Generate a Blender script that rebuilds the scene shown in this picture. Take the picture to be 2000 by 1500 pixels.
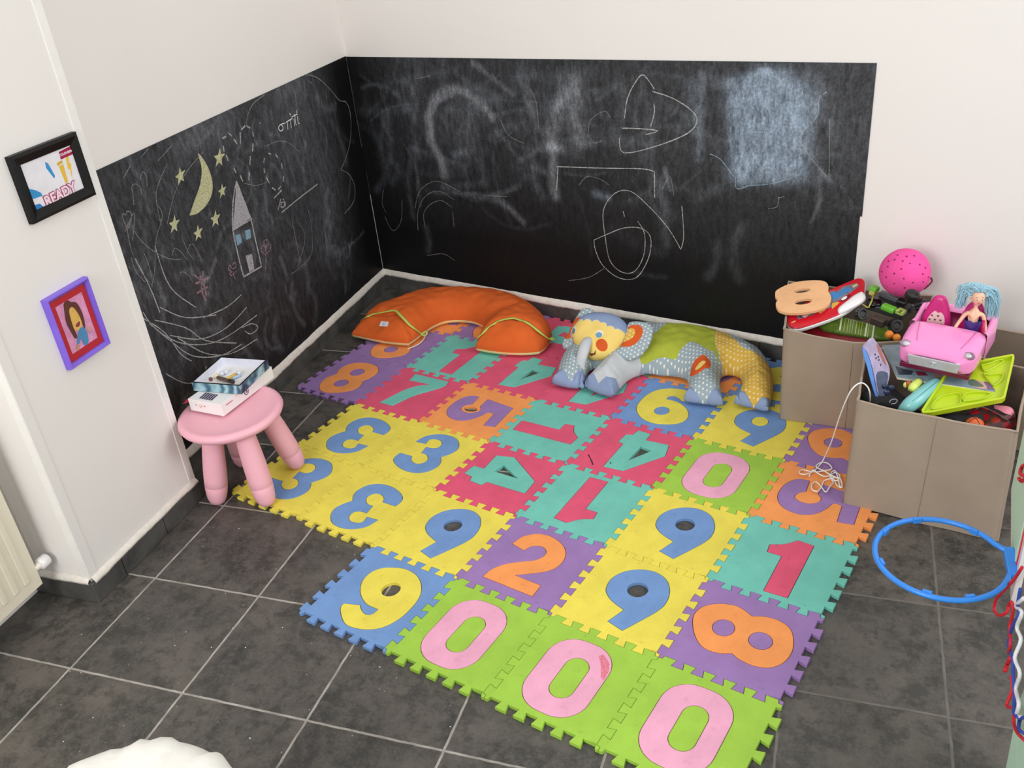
import bpy, bmesh, math, random
import numpy as np
from mathutils import Vector, Matrix, Euler
from mathutils.geometry import tessellate_polygon, delaunay_2d_cdt
from mathutils.bvhtree import BVHTree

R = random.Random(7)
NR = np.random.default_rng(7)
for o in list(bpy.data.objects):
    bpy.data.objects.remove(o)
COL = bpy.context.scene.collection
PI = math.pi

# ------------------------------------------------------------------ camera, world, light, exposure
CAM = Vector((1.70384, -1.15722, 1.62509))
CROT = Euler((1.0553, 0.0945, 0.3193), 'XYZ')
FPX = 1793.5
cd = bpy.data.cameras.new('camera')
cam = bpy.data.objects.new('camera', cd)
COL.objects.link(cam)
cam.location = CAM
cam.rotation_euler = CROT
cd.sensor_width = 36.0
cd.lens = FPX / 2000 * 36.0
cd.clip_start = 0.02
bpy.context.scene.camera = cam

w = bpy.data.worlds.new('world')
bpy.context.scene.world = w
w.use_nodes = True
wb = w.node_tree.nodes['Background']
wb.inputs[0].default_value = (1.0, 0.998, 0.995, 1)
wb.inputs[1].default_value = 0.86

def area(name, loc, target, sx, sy, power, color):
    l = bpy.data.lights.new(name, 'AREA')
    l.shape = 'RECTANGLE'
    l.size = sx
    l.size_y = sy
    l.energy = power
    l.color = color
    o = bpy.data.objects.new(name, l)
    COL.objects.link(o)
    o.location = loc
    o.rotation_euler = (Vector(target) - Vector(loc)).to_track_quat('-Z', 'Y').to_euler()
    return o

area('window_light_front', (0.3, -2.8, 2.1), (1.0, 1.3, 0.3), 1.5, 1.3, 66, (1.0, 0.995, 0.99))
area('window_light_right', (4.2, 0.2, 2.3), (-0.2, 1.2, 0.8), 1.4, 1.3, 44, (1.0, 0.995, 0.99))

sc = bpy.context.scene
sc.view_settings.view_transform = 'Standard'
sc.view_settings.look = 'None'
sc.view_settings.gamma = 1.0
sc.view_settings.exposure = 0.0
sc.view_settings.use_curve_mapping = False
sc.cycles.use_denoising = True
sc.cycles.max_bounces = 8

# ------------------------------------------------------------------ room directions
XW = -0.212                       # left wall
YC = 2.30                         # where the two walls meet
TH = -0.2544                      # the back wall is not square to the left one
BD = Vector((math.cos(TH), math.sin(TH), 0))
BN = Vector((math.sin(TH), -math.cos(TH), 0))      # into the room
CR = CROT.to_matrix()

def ray(u, v):
    return CR @ Vector(((u - 1000) / FPX, -(v - 750) / FPX, -1.0))

def pz(u, v, z):                  # point at height z
    d = ray(u, v)
    return CAM + d * ((z - CAM.z) / d.z)

def pxp(u, v, x):                 # point on the plane x
    d = ray(u, v)
    return CAM + d * ((x - CAM.x) / d.x)

def ppl(u, v, o, n):              # point on a plane
    d = ray(u, v)
    return CAM + d * ((o - CAM).dot(n) / d.dot(n))

def bw(s, z, off=0.0):            # back wall coordinates -> world
    p = Vector((XW, YC, 0)) + BD * s + BN * off
    return Vector((p.x, p.y, z))

def bwpx(u, v):                   # -> (s, z) on the back wall
    c = Vector((XW, YC, 0))
    p = ppl(u, v, c, BN)
    return ((p - c).dot(BD), p.z)

def lwpx(u, v):                   # -> (y, z) on the left wall
    p = pxp(u, v, XW)
    return (p.y, p.z)

# ------------------------------------------------------------------ materials
def s2l(c):
    return tuple((x / 12.92 if x <= 0.04045 else ((x + 0.055) / 1.055) ** 2.4) for x in [v / 255 for v in c])

class NT:
    def __init__(s, name):
        s.m = bpy.data.materials.new(name)
        s.m.use_nodes = True
        s.t = s.m.node_tree
        s.b = s.t.nodes['Principled BSDF']
    def n(s, typ, **kw):
        nd = s.t.nodes.new(typ)
        for k, v in kw.items():
            if k == 'inp':
                for a, b in v.items():
                    if hasattr(b, 'links'):
                        s.t.links.new(b, nd.inputs[a])
                    else:
                        nd.inputs[a].default_value = b
            else:
                setattr(nd, k, v)
        return nd
    def math(s, op, a, b=0.0, c=0.0, clamp=False):
        return s.n('ShaderNodeMath', operation=op, use_clamp=clamp, inp={0: a, 1: b, 2: c}).outputs[0]
    def mix(s, f, a, b):
        nd = s.t.nodes.new('ShaderNodeMix')
        nd.data_type = 'RGBA'
        for i, v in ((0, f), (6, a), (7, b)):
            if hasattr(v, 'links'):
                s.t.links.new(v, nd.inputs[i])
            else:
                nd.inputs[i].default_value = v if i == 0 else tuple(v) + (1,) if len(v) == 3 else v
        return nd.outputs[2]
    def noise(s, scale, detail=3, rough=0.5, vec=None, out=0):
        nd = s.n('ShaderNodeTexNoise', inp={'Scale': scale, 'Detail': detail, 'Roughness': rough})
        s.t.links.new(vec if vec is not None else s.obj(), nd.inputs['Vector'])
        return nd.outputs[out]
    def obj(s):
        if not hasattr(s, '_o'):
            s._o = s.n('ShaderNodeTexCoord').outputs['Object']
        return s._o
    def ramp(s, v, a, b, lo=0.0, hi=1.0):
        return s.n('ShaderNodeMapRange', inp={0: v, 1: a, 2: b, 3: lo, 4: hi}).outputs[0]
    def bump(s, h, strength=0.3, dist=0.002):
        nd = s.n('ShaderNodeBump', inp={'Strength': strength, 'Distance': dist, 'Height': h})
        s.t.links.new(nd.outputs[0], s.b.inputs['Normal'])
    def set(s, **kw):
        for k, v in kw.items():
            k = k.replace('_', ' ')
            if hasattr(v, 'links'):
                s.t.links.new(v, s.b.inputs[k])
            else:
                s.b.inputs[k].default_value = v
        return s.m

_mc = {}
def mat(name, rgb, rough=0.5, var=0.06, vs=30.0, bump=0.0, bs=200.0, spec=0.5, metal=0.0, **kw):
    """plain coloured material with a little procedural wear"""
    if name in _mc:
        return _mc[name]
    t = NT(name)
    c = s2l(rgb)
    f = t.noise(vs, 4, 0.6)
    col = t.mix(t.ramp(f, 0.3, 0.7), tuple(x * (1 - var) for x in c), tuple(min(1, x * (1 + var)) for x in c))
    t.set(Base_Color=col, Roughness=rough, Metallic=metal)
    t.b.inputs['Specular IOR Level'].default_value = spec
    for k, v in kw.items():
        t.b.inputs[k.replace('_', ' ')].default_value = v
    if bump:
        t.bump(t.noise(bs, 3, 0.6), bump, 0.001)
    _mc[name] = t.m
    return t.m

def mat_wall():
    t = NT('painted_plaster')
    c = s2l((238, 234, 230))
    f = t.noise(1.3, 5, 0.6)
    col = t.mix(t.ramp(f, 0.35, 0.7), c, tuple(x * 0.975 for x in c))
    g = t.ramp(t.noise(9, 6, 0.7), 0.66, 0.78)
    col = t.mix(t.math('MULTIPLY', g, 0.10), col, s2l((190, 184, 176)))
    t.set(Base_Color=col, Roughness=0.7)
    t.bump(t.noise(90, 4, 0.6), 0.12, 0.002)
    return t.m
WALL = mat_wall()
CREAMY = mat('cream_gloss_paint', (236, 230, 216), 0.35, 0.02)
WHITEP = mat('white_gloss_paint', (242, 240, 236), 0.3, 0.02)

def mat_floor():
    t = NT('slate_tiles')
    sep = t.n('ShaderNodeSeparateXYZ', inp={0: t.obj()})
    T = 0.335
    xs = t.math('DIVIDE', sep.outputs[0], T)
    ys = t.math('DIVIDE', sep.outputs[1], T)
    wob = t.math('MULTIPLY', t.math('SUBTRACT', t.noise(25, 3), 0.5), 0.012)
    def dist(a):
        q = t.math('FRACT', t.math('ADD', t.math('ADD', a, 0.5), wob))
        return t.math('ABSOLUTE', t.math('SUBTRACT', q, 0.5))
    d = t.math('MINIMUM', dist(xs), dist(ys))
    g = t.ramp(d, 0.0065, 0.011, 1.0, 0.0)
    cell = t.n('ShaderNodeCombineXYZ', inp={0: t.math('FLOOR', xs), 1: t.math('FLOOR', ys)})
    wn = t.n('ShaderNodeTexWhiteNoise', inp={0: cell.outputs[0]})
    off = t.n('ShaderNodeVectorMath', operation='MULTIPLY_ADD', inp={0: wn.outputs['Color'], 1: (7, 7, 7), 2: t.obj()}).outputs[0]
    n1 = t.noise(7, 6, 0.62, off)
    n2 = t.noise(42, 6, 0.7, off)
    base = t.mix(t.ramp(n1, 0.36, 0.64), s2l((47, 48, 46)), s2l((94, 88, 82)))
    base = t.mix(t.math('MULTIPLY', t.ramp(t.noise(150, 5, 0.7, off), 0.45, 0.75), 0.5), base, s2l((112, 106, 98)))
    base = t.mix(t.math('MULTIPLY', t.ramp(n2, 0.42, 0.7), 0.6), base, s2l((106, 100, 94)))
    base = t.mix(t.math('MULTIPLY', t.ramp(t.noise(16, 7, 0.75, off), 0.5, 0.6), 0.6), base, s2l((40, 41, 39)))
    base = t.mix(t.math('MULTIPLY', wn.outputs['Value'], 0.25), base, s2l((56, 56, 55)))
    gx = t.ramp(sep.outputs[0], 1.0, 1.7, 1.0, 0.25)
    gl = t.mix(t.math('MULTIPLY', t.noise(18, 3), gx), s2l((70, 66, 61)), s2l((210, 203, 194)))
    col = t.mix(g, base, gl)
    t.set(Base_Color=col, Roughness=t.ramp(n2, 0.3, 0.8, 0.42, 0.62))
    h = t.math('ADD', t.math('MULTIPLY', n2, 0.35), t.math('MULTIPLY', n1, 0.5))
    h = t.math('SUBTRACT', h, g)
    t.bump(h, 0.5, 0.002)
    return t.m
FLOOR = mat_floor()
def mat_skirt():
    t = NT('slate_skirting')
    f = t.noise(14, 6, 0.65)
    col = t.mix(t.ramp(f, 0.3, 0.75), s2l((56, 57, 56)), s2l((98, 96, 92)))
    t.set(Base_Color=col, Roughness=0.5)
    t.bump(t.noise(60, 4), 0.3, 0.001)
    return t.m
SKIRT = mat_skirt()

def mat_board():
    t = NT('chalkboard_vinyl')
    at = t.n('ShaderNodeAttribute', attribute_name='dust')
    st = t.n('ShaderNodeMapping', inp={0: t.obj(), 3: (9, 9, 3.2)})
    n1 = t.noise(7, 7, 0.72, st.outputs[0])
    n2 = t.noise(2.2, 4, 0.6)
    n3 = t.noise(130, 3, 0.6)
    d = t.math('MULTIPLY', at.outputs['Fac'], t.math('MULTIPLY', t.ramp(n1, 0.3, 0.72, 0.25, 1.15), t.ramp(n3, 0.3, 0.7, 0.6, 1.2)))
    d = t.math('ADD', d, t.math('MULTIPLY', t.math('MULTIPLY', t.ramp(n1, 0.42, 0.9), t.ramp(n2, 0.3, 0.75)), t.math('MULTIPLY', at.outputs['Fac'], 0.2)), clamp=True)
    blue = t.n('ShaderNodeAttribute', attribute_name='blue')
    dc = t.mix(blue.outputs['Fac'], s2l((192, 197, 206)), s2l((148, 178, 206)))
    col = t.mix(d, s2l((15, 15, 16)), dc)
    t.set(Base_Color=col, Roughness=0.5)
    t.b.inputs['Specular IOR Level'].default_value = 0.18
    t.bump(n3, 0.08, 0.001)
    return t.m
BOARD = mat_board()

def mat_chalk(name, rgb, thr=0.5, amount=0.9):
    t = NT(name)
    n = t.noise(420, 3, 0.7)
    a = t.math('MULTIPLY', t.ramp(n, thr - 0.12, thr + 0.1), amount)
    t.set(Base_Color=s2l(rgb) + (1,), Roughness=0.95, Alpha=a)
    return t.m
CH_W = mat_chalk('white_chalk', (220, 220, 218), 0.5, 0.9)
CH_LB = mat_chalk('pale_blue_chalk', (178, 200, 220), 0.5, 0.75)
CH_WB = mat_chalk('bright_white_chalk', (240, 240, 238), 0.3, 1.0)
CH_F = mat_chalk('faint_chalk', (190, 190, 190), 0.5, 0.5)
CH_Y = mat_chalk('yellow_chalk', (214, 214, 168), 0.42, 0.9)
CH_G = mat_chalk('grey_chalk', (186, 184, 190), 0.42, 0.9)
CH_B = mat_chalk('blue_chalk', (140, 180, 205), 0.4, 0.9)
CH_P = mat_chalk('pink_chalk', (205, 165, 175), 0.5, 0.7)

def foam(name, rgb):
    t = NT(name)
    c = s2l(rgb)
    f = t.noise(11, 6, 0.65)
    col = t.mix(t.ramp(f, 0.32, 0.68), c, tuple(x * 0.84 for x in c))
    col = t.mix(t.math('MULTIPLY', t.ramp(t.noise(38, 4, 0.6), 0.62, 0.74), 0.28), col, tuple(x * 0.55 for x in c))
    col = t.mix(t.math('MULTIPLY', t.ramp(t.noise(260, 3, 0.7), 0.45, 0.8), 0.16), col, tuple(x * 0.6 for x in c))
    sp = t.n('ShaderNodeMapping', inp={0: t.obj(), 2: (0, 0, -0.2586), 3: (700, 110, 1)})
    w1 = t.n('ShaderNodeTexChecker', inp={0: sp.outputs[0], 'Scale': 1.0}).outputs['Fac']
    t.set(Base_Color=col, Roughness=0.78)
    t.b.inputs['Specular IOR Level'].default_value = 0.3
    t.bump(t.math('ADD', t.math('MULTIPLY', w1, 0.5), t.noise(350, 2)), 0.22, 0.001)
    return t.m
F = {'yellow': foam('yellow_foam', (238, 221, 90)), 'blue': foam('blue_foam', (118, 155, 208)), 'green': foam('green_foam', (163, 205, 76)),
     'pink': foam('pink_foam', (240, 172, 200)), 'red': foam('red_foam', (228, 90, 122)), 'teal': foam('teal_foam', (118, 200, 184)),
     'purple': foam('purple_foam', (158, 124, 182)), 'orange': foam('orange_foam', (250, 160, 92)), 'peach': foam('peach_foam', (244, 190, 140))}

def mat_dots(name, rgb, dot=(232, 232, 224), n=58.0, r=0.2):
    t = NT(name)
    uv = t.n('ShaderNodeTexCoord').outputs['UV']
    mp = t.n('ShaderNodeMapping', inp={0: uv, 2: (0, 0, 0.35), 3: (n, n, n)})
    sep = t.n('ShaderNodeSeparateXYZ', inp={0: mp.outputs[0]})
    row = t.math('FLOOR', sep.outputs[1])
    xo = t.math('ADD', sep.outputs[0], t.math('MULTIPLY', t.math('MODULO', t.math('ABSOLUTE', row), 2.0), 0.5))
    fx = t.math('SUBTRACT', t.math('FRACT', xo), 0.5)
    fy = t.math('SUBTRACT', t.math('FRACT', sep.outputs[1]), 0.5)
    d = t.math('SQRT', t.math('ADD', t.math('MULTIPLY', fx, fx), t.math('MULTIPLY', fy, fy)))
    g = t.ramp(d, r - 0.04, r + 0.04, 1.0, 0.0)
    c = s2l(rgb)
    f = t.ramp(t.noise(14, 5), 0.3, 0.7)
    base = t.mix(f, c, tuple(x * 0.87 for x in c))
    t.set(Base_Color=t.mix(g, base, s2l(dot)), Roughness=0.85)
    t.bump(t.noise(400, 2), 0.15, 0.001)
    return t.m

def fabric(name, rgb, var=0.1, rough=0.88, bump=0.25):
    return mat(name, rgb, rough, var, 12.0, bump, 500.0, 0.25)

# ------------------------------------------------------------------ object helpers
def link(name, me, m=None, parent=None, smooth=False):
    o = bpy.data.objects.new(name, me)
    COL.objects.link(o)
    if m is not None:
        for x in (m if isinstance(m, (list, tuple)) else [m]):
            me.materials.append(x)
    if smooth:
        me.polygons.foreach_set('use_smooth', [True] * len(me.polygons))
    if parent is not None:
        o.parent = parent
    return o

def mesh(name, verts, faces, m=None, parent=None, smooth=False, mi=None):
    me = bpy.data.meshes.new(name)
    me.from_pydata([tuple(v) for v in verts], [], faces)
    if mi:
        me.polygons.foreach_set('material_index', mi)
    me.update()
    o = link(name, me, m, parent, smooth)
    return o

def thing(name, label, cat, loc=(0, 0, 0), group=None, rot=None):
    o = bpy.data.objects.new(name, None)
    COL.objects.link(o)
    o.location = loc
    if rot is not None:
        o.rotation_euler = rot
    return tag(o, label, cat, group)

def tag(o, label, cat, group=None):
    o['label'] = label
    o['category'] = cat
    if group:
        o['group'] = group
    return o

def child(o, parent):             # parent a world-space part to a placed thing
    o.parent = parent
    bpy.context.view_layer.update()
    o.matrix_parent_inverse = parent.matrix_world.inverted()
    return o

def struct(name, verts, faces, m, parent=None):
    o = mesh(name, verts, faces, m, parent)
    if parent is None:
        o['kind'] = 'structure'
    return o

BOXF = [(0, 3, 2, 1), (4, 5, 6, 7), (0, 1, 5, 4), (1, 2, 6, 5), (2, 3, 7, 6), (3, 0, 4, 7)]
def boxv(x0, x1, y0, y1, z0, z1):
    return [(x0, y0, z0), (x1, y0, z0), (x1, y1, z0), (x0, y1, z0), (x0, y0, z1), (x1, y0, z1), (x1, y1, z1), (x0, y1, z1)]

def bevel_mesh(me, wdt, seg=2):
    bm = bmesh.new()
    bm.from_mesh(me)
    bmesh.ops.recalc_face_normals(bm, faces=bm.faces)
    bmesh.ops.bevel(bm, geom=bm.edges[:] , offset=wdt, segments=seg, profile=0.5, affect='EDGES', clamp_overlap=True)
    bm.to_mesh(me)
    bm.free()

def box(name, x0, x1, y0, y1, z0, z1, m, parent=None, bev=0.0, M=None, seg=2):
    me = bpy.data.meshes.new(name)
    me.from_pydata(boxv(x0, x1, y0, y1, z0, z1), [], BOXF)
    if bev:
        bevel_mesh(me, bev, seg)
    if M is not None:
        me.transform(M)
    return link(name, me, m, parent, smooth=False)

def frame_at(o, x, z):            # matrix: origin o, local x axis, local z axis
    x = Vector(x).normalized()
    z = Vector(z)
    z = (z - x * z.dot(x)).normalized()
    y = z.cross(x)
    M = Matrix((x, y, z)).transposed().to_4x4()
    M.translation = Vector(o)
    return M

def catmull(pts, closed=False, sub=6):
    """pts: 2/3 tuples, optional trailing 'c' marks a corner"""
    n = len(pts)
    P = [Vector([c for c in q if c != 'c']) for q in pts]
    K = [(len(q) > 0 and q[-1] == 'c') for q in pts]
    out = []
    rng = range(n if closed else n - 1)
    for i in rng:
        a, b = P[i], P[(i + 1) % n]
        out.append(a)
        if K[i] and K[(i + 1) % n]:
            continue
        pa = P[(i - 1) % n] if (closed or i > 0) else a
        pb = P[(i + 2) % n] if (closed or i < n - 2) else b
        ta = (b - pa) * 0.5 if not K[i] else (b - a) * 0.6
        tb = (pb - a) * 0.5 if not K[(i + 1) % n] else (b - a) * 0.6
        for k in range(1, sub):
            t = k / sub
            t2, t3 = t * t, t * t * t
            out.append(a * (2 * t3 - 3 * t2 + 1) + ta * (t3 - 2 * t2 + t) + b * (-2 * t3 + 3 * t2) + tb * (t3 - t2))
    if not closed:
        out.append(P[-1])
    return out

def tube_vf(pts, rad, seg=8, V=None, Fc=None, flat=1.0, up=None, cap=True):
    V = [] if V is None else V
    Fc = [] if Fc is None else Fc
    pts = [Vector(p) for p in pts]
    n = len(pts)
    base = len(V)
    pn = None
    for i, p in enumerate(pts):
        t = (pts[min(i + 1, n - 1)] - pts[max(i - 1, 0)])
        t = t.normalized() if t.length > 1e-9 else Vector((0, 0, 1))
        if up is not None:
            a = Vector(up) - t * Vector(up).dot(t)
        elif pn is None:
            a = t.orthogonal()
        else:
            a = pn - t * pn.dot(t)
        a = a.normalized() if a.length > 1e-9 else t.orthogonal().normalized()
        pn = a
        b = t.cross(a)
        r = rad[i] if hasattr(rad, '__len__') else rad
        for k in range(seg):
            an = 2 * PI * k / seg
            V.append(p + a * (r * flat * math.cos(an)) + b * (r * math.sin(an)))
    for i in range(n - 1):
        for k in range(seg):
            k2 = (k + 1) % seg
            Fc.append((base + i * seg + k, base + i * seg + k2, base + (i + 1) * seg + k2, base + (i + 1) * seg + k))
    if cap:
        Fc.append(tuple(base + k for k in reversed(range(seg))))
        Fc.append(tuple(base + (n - 1) * seg + k for k in range(seg)))
    return V, Fc

def tube(name, pts, rad, m, parent=None, seg=8, flat=1.0, up=None, sub=0):
    if sub:
        k = len(pts)
        if hasattr(rad, '__len__'):
            rr = []
            for i in range(k - 1):
                for j in range(sub):
                    rr.append(rad[i] + (rad[i + 1] - rad[i]) * j / sub)
            rad = rr + [rad[-1]]
        pts = catmull([tuple(p) for p in pts], False, sub)
    V, Fc = tube_vf(pts, rad, seg, flat=flat, up=up)
    return mesh(name, V, Fc, m, parent, smooth=True)

def lathe(name, prof, m, parent=None, seg=32, M=None, smooth=True):
    V, Fc = [], []
    n = len(prof)
    for r, z in prof:
        for k in range(seg):
            a = 2 * PI * k / seg
            V.append(Vector((r * math.cos(a), r * math.sin(a), z)))
    for i in range(n - 1):
        for k in range(seg):
            k2 = (k + 1) % seg
            Fc.append((i * seg + k, i * seg + k2, (i + 1) * seg + k2, (i + 1) * seg + k))
    Fc.append(tuple(reversed(range(seg))))
    Fc.append(tuple((n - 1) * seg + k for k in range(seg)))
    if M is not None:
        V = [M @ v for v in V]
    return mesh(name, V, Fc, m, parent, smooth)

def ball_vf(c, r, seg=20, rings=12, sc=(1, 1, 1), M=None):
    V, Fc = [Vector((0, 0, -1))], []
    for i in range(1, rings):
        a = -PI / 2 + PI * i / rings
        for k in range(seg):
            b = 2 * PI * k / seg
            V.append(Vector((math.cos(a) * math.cos(b), math.cos(a) * math.sin(b), math.sin(a))))
    V.append(Vector((0, 0, 1)))
    for k in range(seg):
        Fc.append((0, 1 + (k + 1) % seg, 1 + k))
    for i in range(rings - 2):
        for k in range(seg):
            k2 = (k + 1) % seg
            Fc.append((1 + i * seg + k, 1 + i * seg + k2, 1 + (i + 1) * seg + k2, 1 + (i + 1) * seg + k))
    L = len(V) - 1
    for k in range(seg):
        Fc.append((L, 1 + (rings - 2) * seg + k, 1 + (rings - 2) * seg + (k + 1) % seg))
    V = [Vector((v.x * r * sc[0], v.y * r * sc[1], v.z * r * sc[2])) for v in V]
    if M is not None:
        V = [M @ v for v in V]
    return [v + Vector(c) for v in V], Fc

def ball(name, c, r, m, parent=None, sc=(1, 1, 1), M=None, seg=20, rings=12):
    V, Fc = ball_vf(c, r, seg, rings, sc, M)
    return mesh(name, V, Fc, m, parent, True)

def offset_loop(L, d):            # move along the left normal (into the material)
    n = len(L)
    out = []
    for i in range(n):
        a, b, c = L[i - 1], L[i], L[(i + 1) % n]
        e1 = (b - a)
        e2 = (c - b)
        e1 = e1.normalized() if e1.length > 1e-9 else e2.normalized()
        e2 = e2.normalized() if e2.length > 1e-9 else e1
        n1 = Vector((-e1.y, e1.x))
        n2 = Vector((-e2.y, e2.x))
        m = n1 + n2
        if m.length < 1e-6:
            m = n1
        m.normalize()
        k = max(0.5, m.dot(n1))
        out.append(b + m * (d / k))
    return out

def ccw(L, want=True):
    a = sum(L[i - 1].x * L[i].y - L[i].x * L[i - 1].y for i in range(len(L)))
    return L if (a > 0) == want else list(reversed(L))

def clean(L, eps=1e-5):
    out = []
    for v in L:
        if not out or (v - out[-1]).length > eps:
            out.append(v)
    if (out[0] - out[-1]).length < eps:
        out.pop()
    return out

def prism_vf(outer, holes, z0, z1, bev=0.0006, gap=0.0, bottom=False):
    loops = [ccw(clean([Vector((p[0], p[1])) for p in outer]), True)] + [ccw(clean([Vector((p[0], p[1])) for p in h]), False) for h in holes]
    if gap:
        loops = [offset_loop(l, gap) for l in loops]
    V, Fc = [], []
    tops = []
    for l in loops:
        n = len(l)
        ins = offset_loop(l, bev) if bev else l
        b0 = len(V)
        V += [Vector((p.x, p.y, z0)) for p in l]
        b1 = len(V)
        V += [Vector((p.x, p.y, z1 - bev)) for p in l]
        b2 = b1
        if bev:
            b2 = len(V)
            V += [Vector((p.x, p.y, z1)) for p in ins]
        for i in range(n):
            j = (i + 1) % n
            Fc.append((b0 + i, b0 + j, b1 + j, b1 + i))
            if bev:
                Fc.append((b1 + i, b1 + j, b2 + j, b2 + i))
        tops.append((b2, ins, b0))
    tl = [[Vector((p.x, p.y, 0)) for p in t[1]] for t in tops]
    idx = []
    bidx = []
    for b2, ins, b0 in tops:
        idx += [b2 + i for i in range(len(ins))]
        bidx += [b0 + i for i in range(len(ins))]
    for tri in tessellate_polygon(tl):
        a, b, c = [idx[i] for i in tri]
        if (V[b] - V[a]).cross(V[c] - V[a]).z < 0:
            b, c = c, b
        Fc.append((a, b, c))
        if bottom:
            a, b, c = [bidx[i] for i in tri]
            if (V[b] - V[a]).cross(V[c] - V[a]).z > 0:
                b, c = c, b
            Fc.append((a, b, c))
    return V, Fc

def prism(name, outer, holes, z0, z1, m, parent=None, M=None, bev=0.0006, gap=0.0, bottom=False):
    V, Fc = prism_vf(outer, holes, z0, z1, bev, gap, bottom)
    if M is not None:
        V = [M @ v for v in V]
    return mesh(name, V, Fc, m, parent)

def ellipse(cx, cy, rx, ry, n=28, rot=0.0):
    return [(cx + rx * math.cos(a) * math.cos(rot) - ry * math.sin(a) * math.sin(rot), cy + rx * math.cos(a) * math.sin(rot) + ry * math.sin(a) * math.cos(rot)) for a in [2 * PI * k / n for k in range(n)]]

# ================================================================== THE ROOM
FL = mesh('floor', [(-0.6, -2.2, 0), (3.6, -2.2, 0), (3.6, 2.4, 0), (-0.6, 2.4, 0)], [(0, 1, 2, 3)], FLOOR)
FL['kind'] = 'structure'
H = 2.6
PX, PY0, PY1 = -0.100, 0.226, 0.692       # pillar faces
struct('wall_left', [(XW, PY1 - 0.2, 0), (XW, YC + 0.05, 0), (XW, YC + 0.05, H), (XW, PY1 - 0.2, H), (XW - 0.2, PY1 - 0.2, 0), (XW - 0.2, YC + 0.05, 0), (XW - 0.2, YC + 0.05, H), (XW - 0.2, PY1 - 0.2, H)],
       [(0, 1, 2, 3), (4, 7, 6, 5), (3, 2, 6, 7), (0, 3, 7, 4), (1, 5, 6, 2)], WALL)
b0, b1 = bw(0, 0), bw(3.2, 0)
k0, k1 = bw(-0.2, 0, -0.2), bw(3.2, 0, -0.2)
struct('wall_back', [b0, b1, b1 + Vector((0, 0, H)), b0 + Vector((0, 0, H)), k0, k1, k1 + Vector((0, 0, H)), k0 + Vector((0, 0, H))],
       [(0, 1, 2, 3), (4, 7, 6, 5), (3, 2, 6, 7), (1, 5, 6, 2)], WALL)
struct('wall_pillar', boxv(-0.50, PX, PY0, PY1, 0, H), BOXF, WALL)
struct('wall_radiator', boxv(-0.50, -0.305, -2.2, PY0, 0, H), BOXF, WALL)
# plastered-in corner beads
def bead(name, x, y, sx, sy):
    wd, th = 0.026, 0.0018
    V, Fc = [], []
    for bx in (boxv(x - th if sx > 0 else x - wd, x + th, y - (wd if sy > 0 else -0) if sy > 0 else y - th, y + (th if sy > 0 else wd), 0.085, H),):
        Fc += [tuple(len(V) + i for i in f) for f in BOXF]
        V += bx
    o = struct(name, V, Fc, WHITEP)
    bv = o.modifiers.new('b', 'BEVEL')
    bv.width = 0.0015
    bv.segments = 2
struct('trim_1', boxv(PX - 0.004, PX + 0.0022, PY1 - 0.024, PY1 + 0.002, 0.06, H), BOXF, WHITEP)
struct('trim_2', boxv(PX - 0.006, PX + 0.0022, PY0 - 0.002, PY0 + 0.026, 0.075, H), BOXF, WALL)
struct('trim_3', boxv(PX - 0.024, PX + 0.001, PY0 - 0.004, PY0 + 0.002, 0.075, H), BOXF, WHITEP)

# skirting tiles with joints
def skirting(name, a, b, n, h=0.066, th=0.011, joints=()):
    """a,b: floor points along the wall, n: into the room"""
    a, b, n = Vector(a), Vector(b), Vector(n)
    L = (b - a).length
    d = (b - a) / L
    cuts = [0.0] + sorted(joints) + [L]
    V, Fc = [], []
    for i in range(len(cuts) - 1):
        s0 = cuts[i] + (0.0012 if i else 0)
        s1 = cuts[i + 1] - (0.0012 if i < len(cuts) - 2 else 0)
        P = [a + d * s0, a + d * s1, a + d * s1 + n * th, a + d * s0 + n * th]
        k = len(V)
        V += [Vector((p.x, p.y, 0.0)) for p in P] + [Vector((p.x, p.y, h)) for p in P]
        Fc += [tuple(k + q for q in f) for f in BOXF]
    o = struct(name, V, Fc, SKIRT)
    bv = o.modifiers.new('b', 'BEVEL')
    bv.width = 0.0015
    bv.segments = 1
    return o
s_end = 2.6
skirting('baseboard_back', bw(0, 0), bw(s_end, 0), BN, joints=(0.085, 0.42, 0.755, 1.09, 1.425, 1.76, 2.095, 2.43))
skirting('baseboard_left', (XW, PY1, 0), (XW, YC - 0.012, 0), (1, 0, 0), joints=(0.30, 0.635, 0.97, 1.305))
skirting('baseboard_pillar', (PX, PY0 - 0.011, 0), (PX, PY1, 0), (1, 0, 0), joints=(0.115, 0.30))
skirting('baseboard_pillar_near', (-0.305, PY0, 0), (PX, PY0, 0), (0, -1, 0))
# the uneven band of white paint just above the skirting
def paint_band(name, pt, L, z0, z1, seed):
    r = random.Random(seed)
    N = int(L / 0.012)
    V, Fc = [], []
    lo = hi = 0.0
    for i in range(N + 1):
        s = L * i / N
        lo = lo * 0.8 + r.uniform(-1, 1) * 0.0016
        hi = hi * 0.85 + r.uniform(-1, 1) * 0.0008
        V += [pt(s, z0 - 0.002, 0.0005), pt(s, z0 + lo - 0.001, 0.0125), pt(s, z0 + 0.006 + lo, 0.0128), pt(s, z1 - 0.002 + hi, 0.0045), pt(s, z1 + hi, 0.0005)]
    for i in range(N):
        for k in range(4):
            a = i * 5 + k
            Fc.append((a, a + 5, a + 6, a + 1))
    o = struct(name, V, Fc, mat('thick_white_paint', (228, 222, 212), 0.55, 0.10, 60.0, 0.3, 150.0))
    for p in o.data.polygons:
        p.use_smooth = True
paint_band('trim_4', lambda s, z, o: bw(s, z, o), 2.3, 0.066, 0.091, 1)
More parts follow.
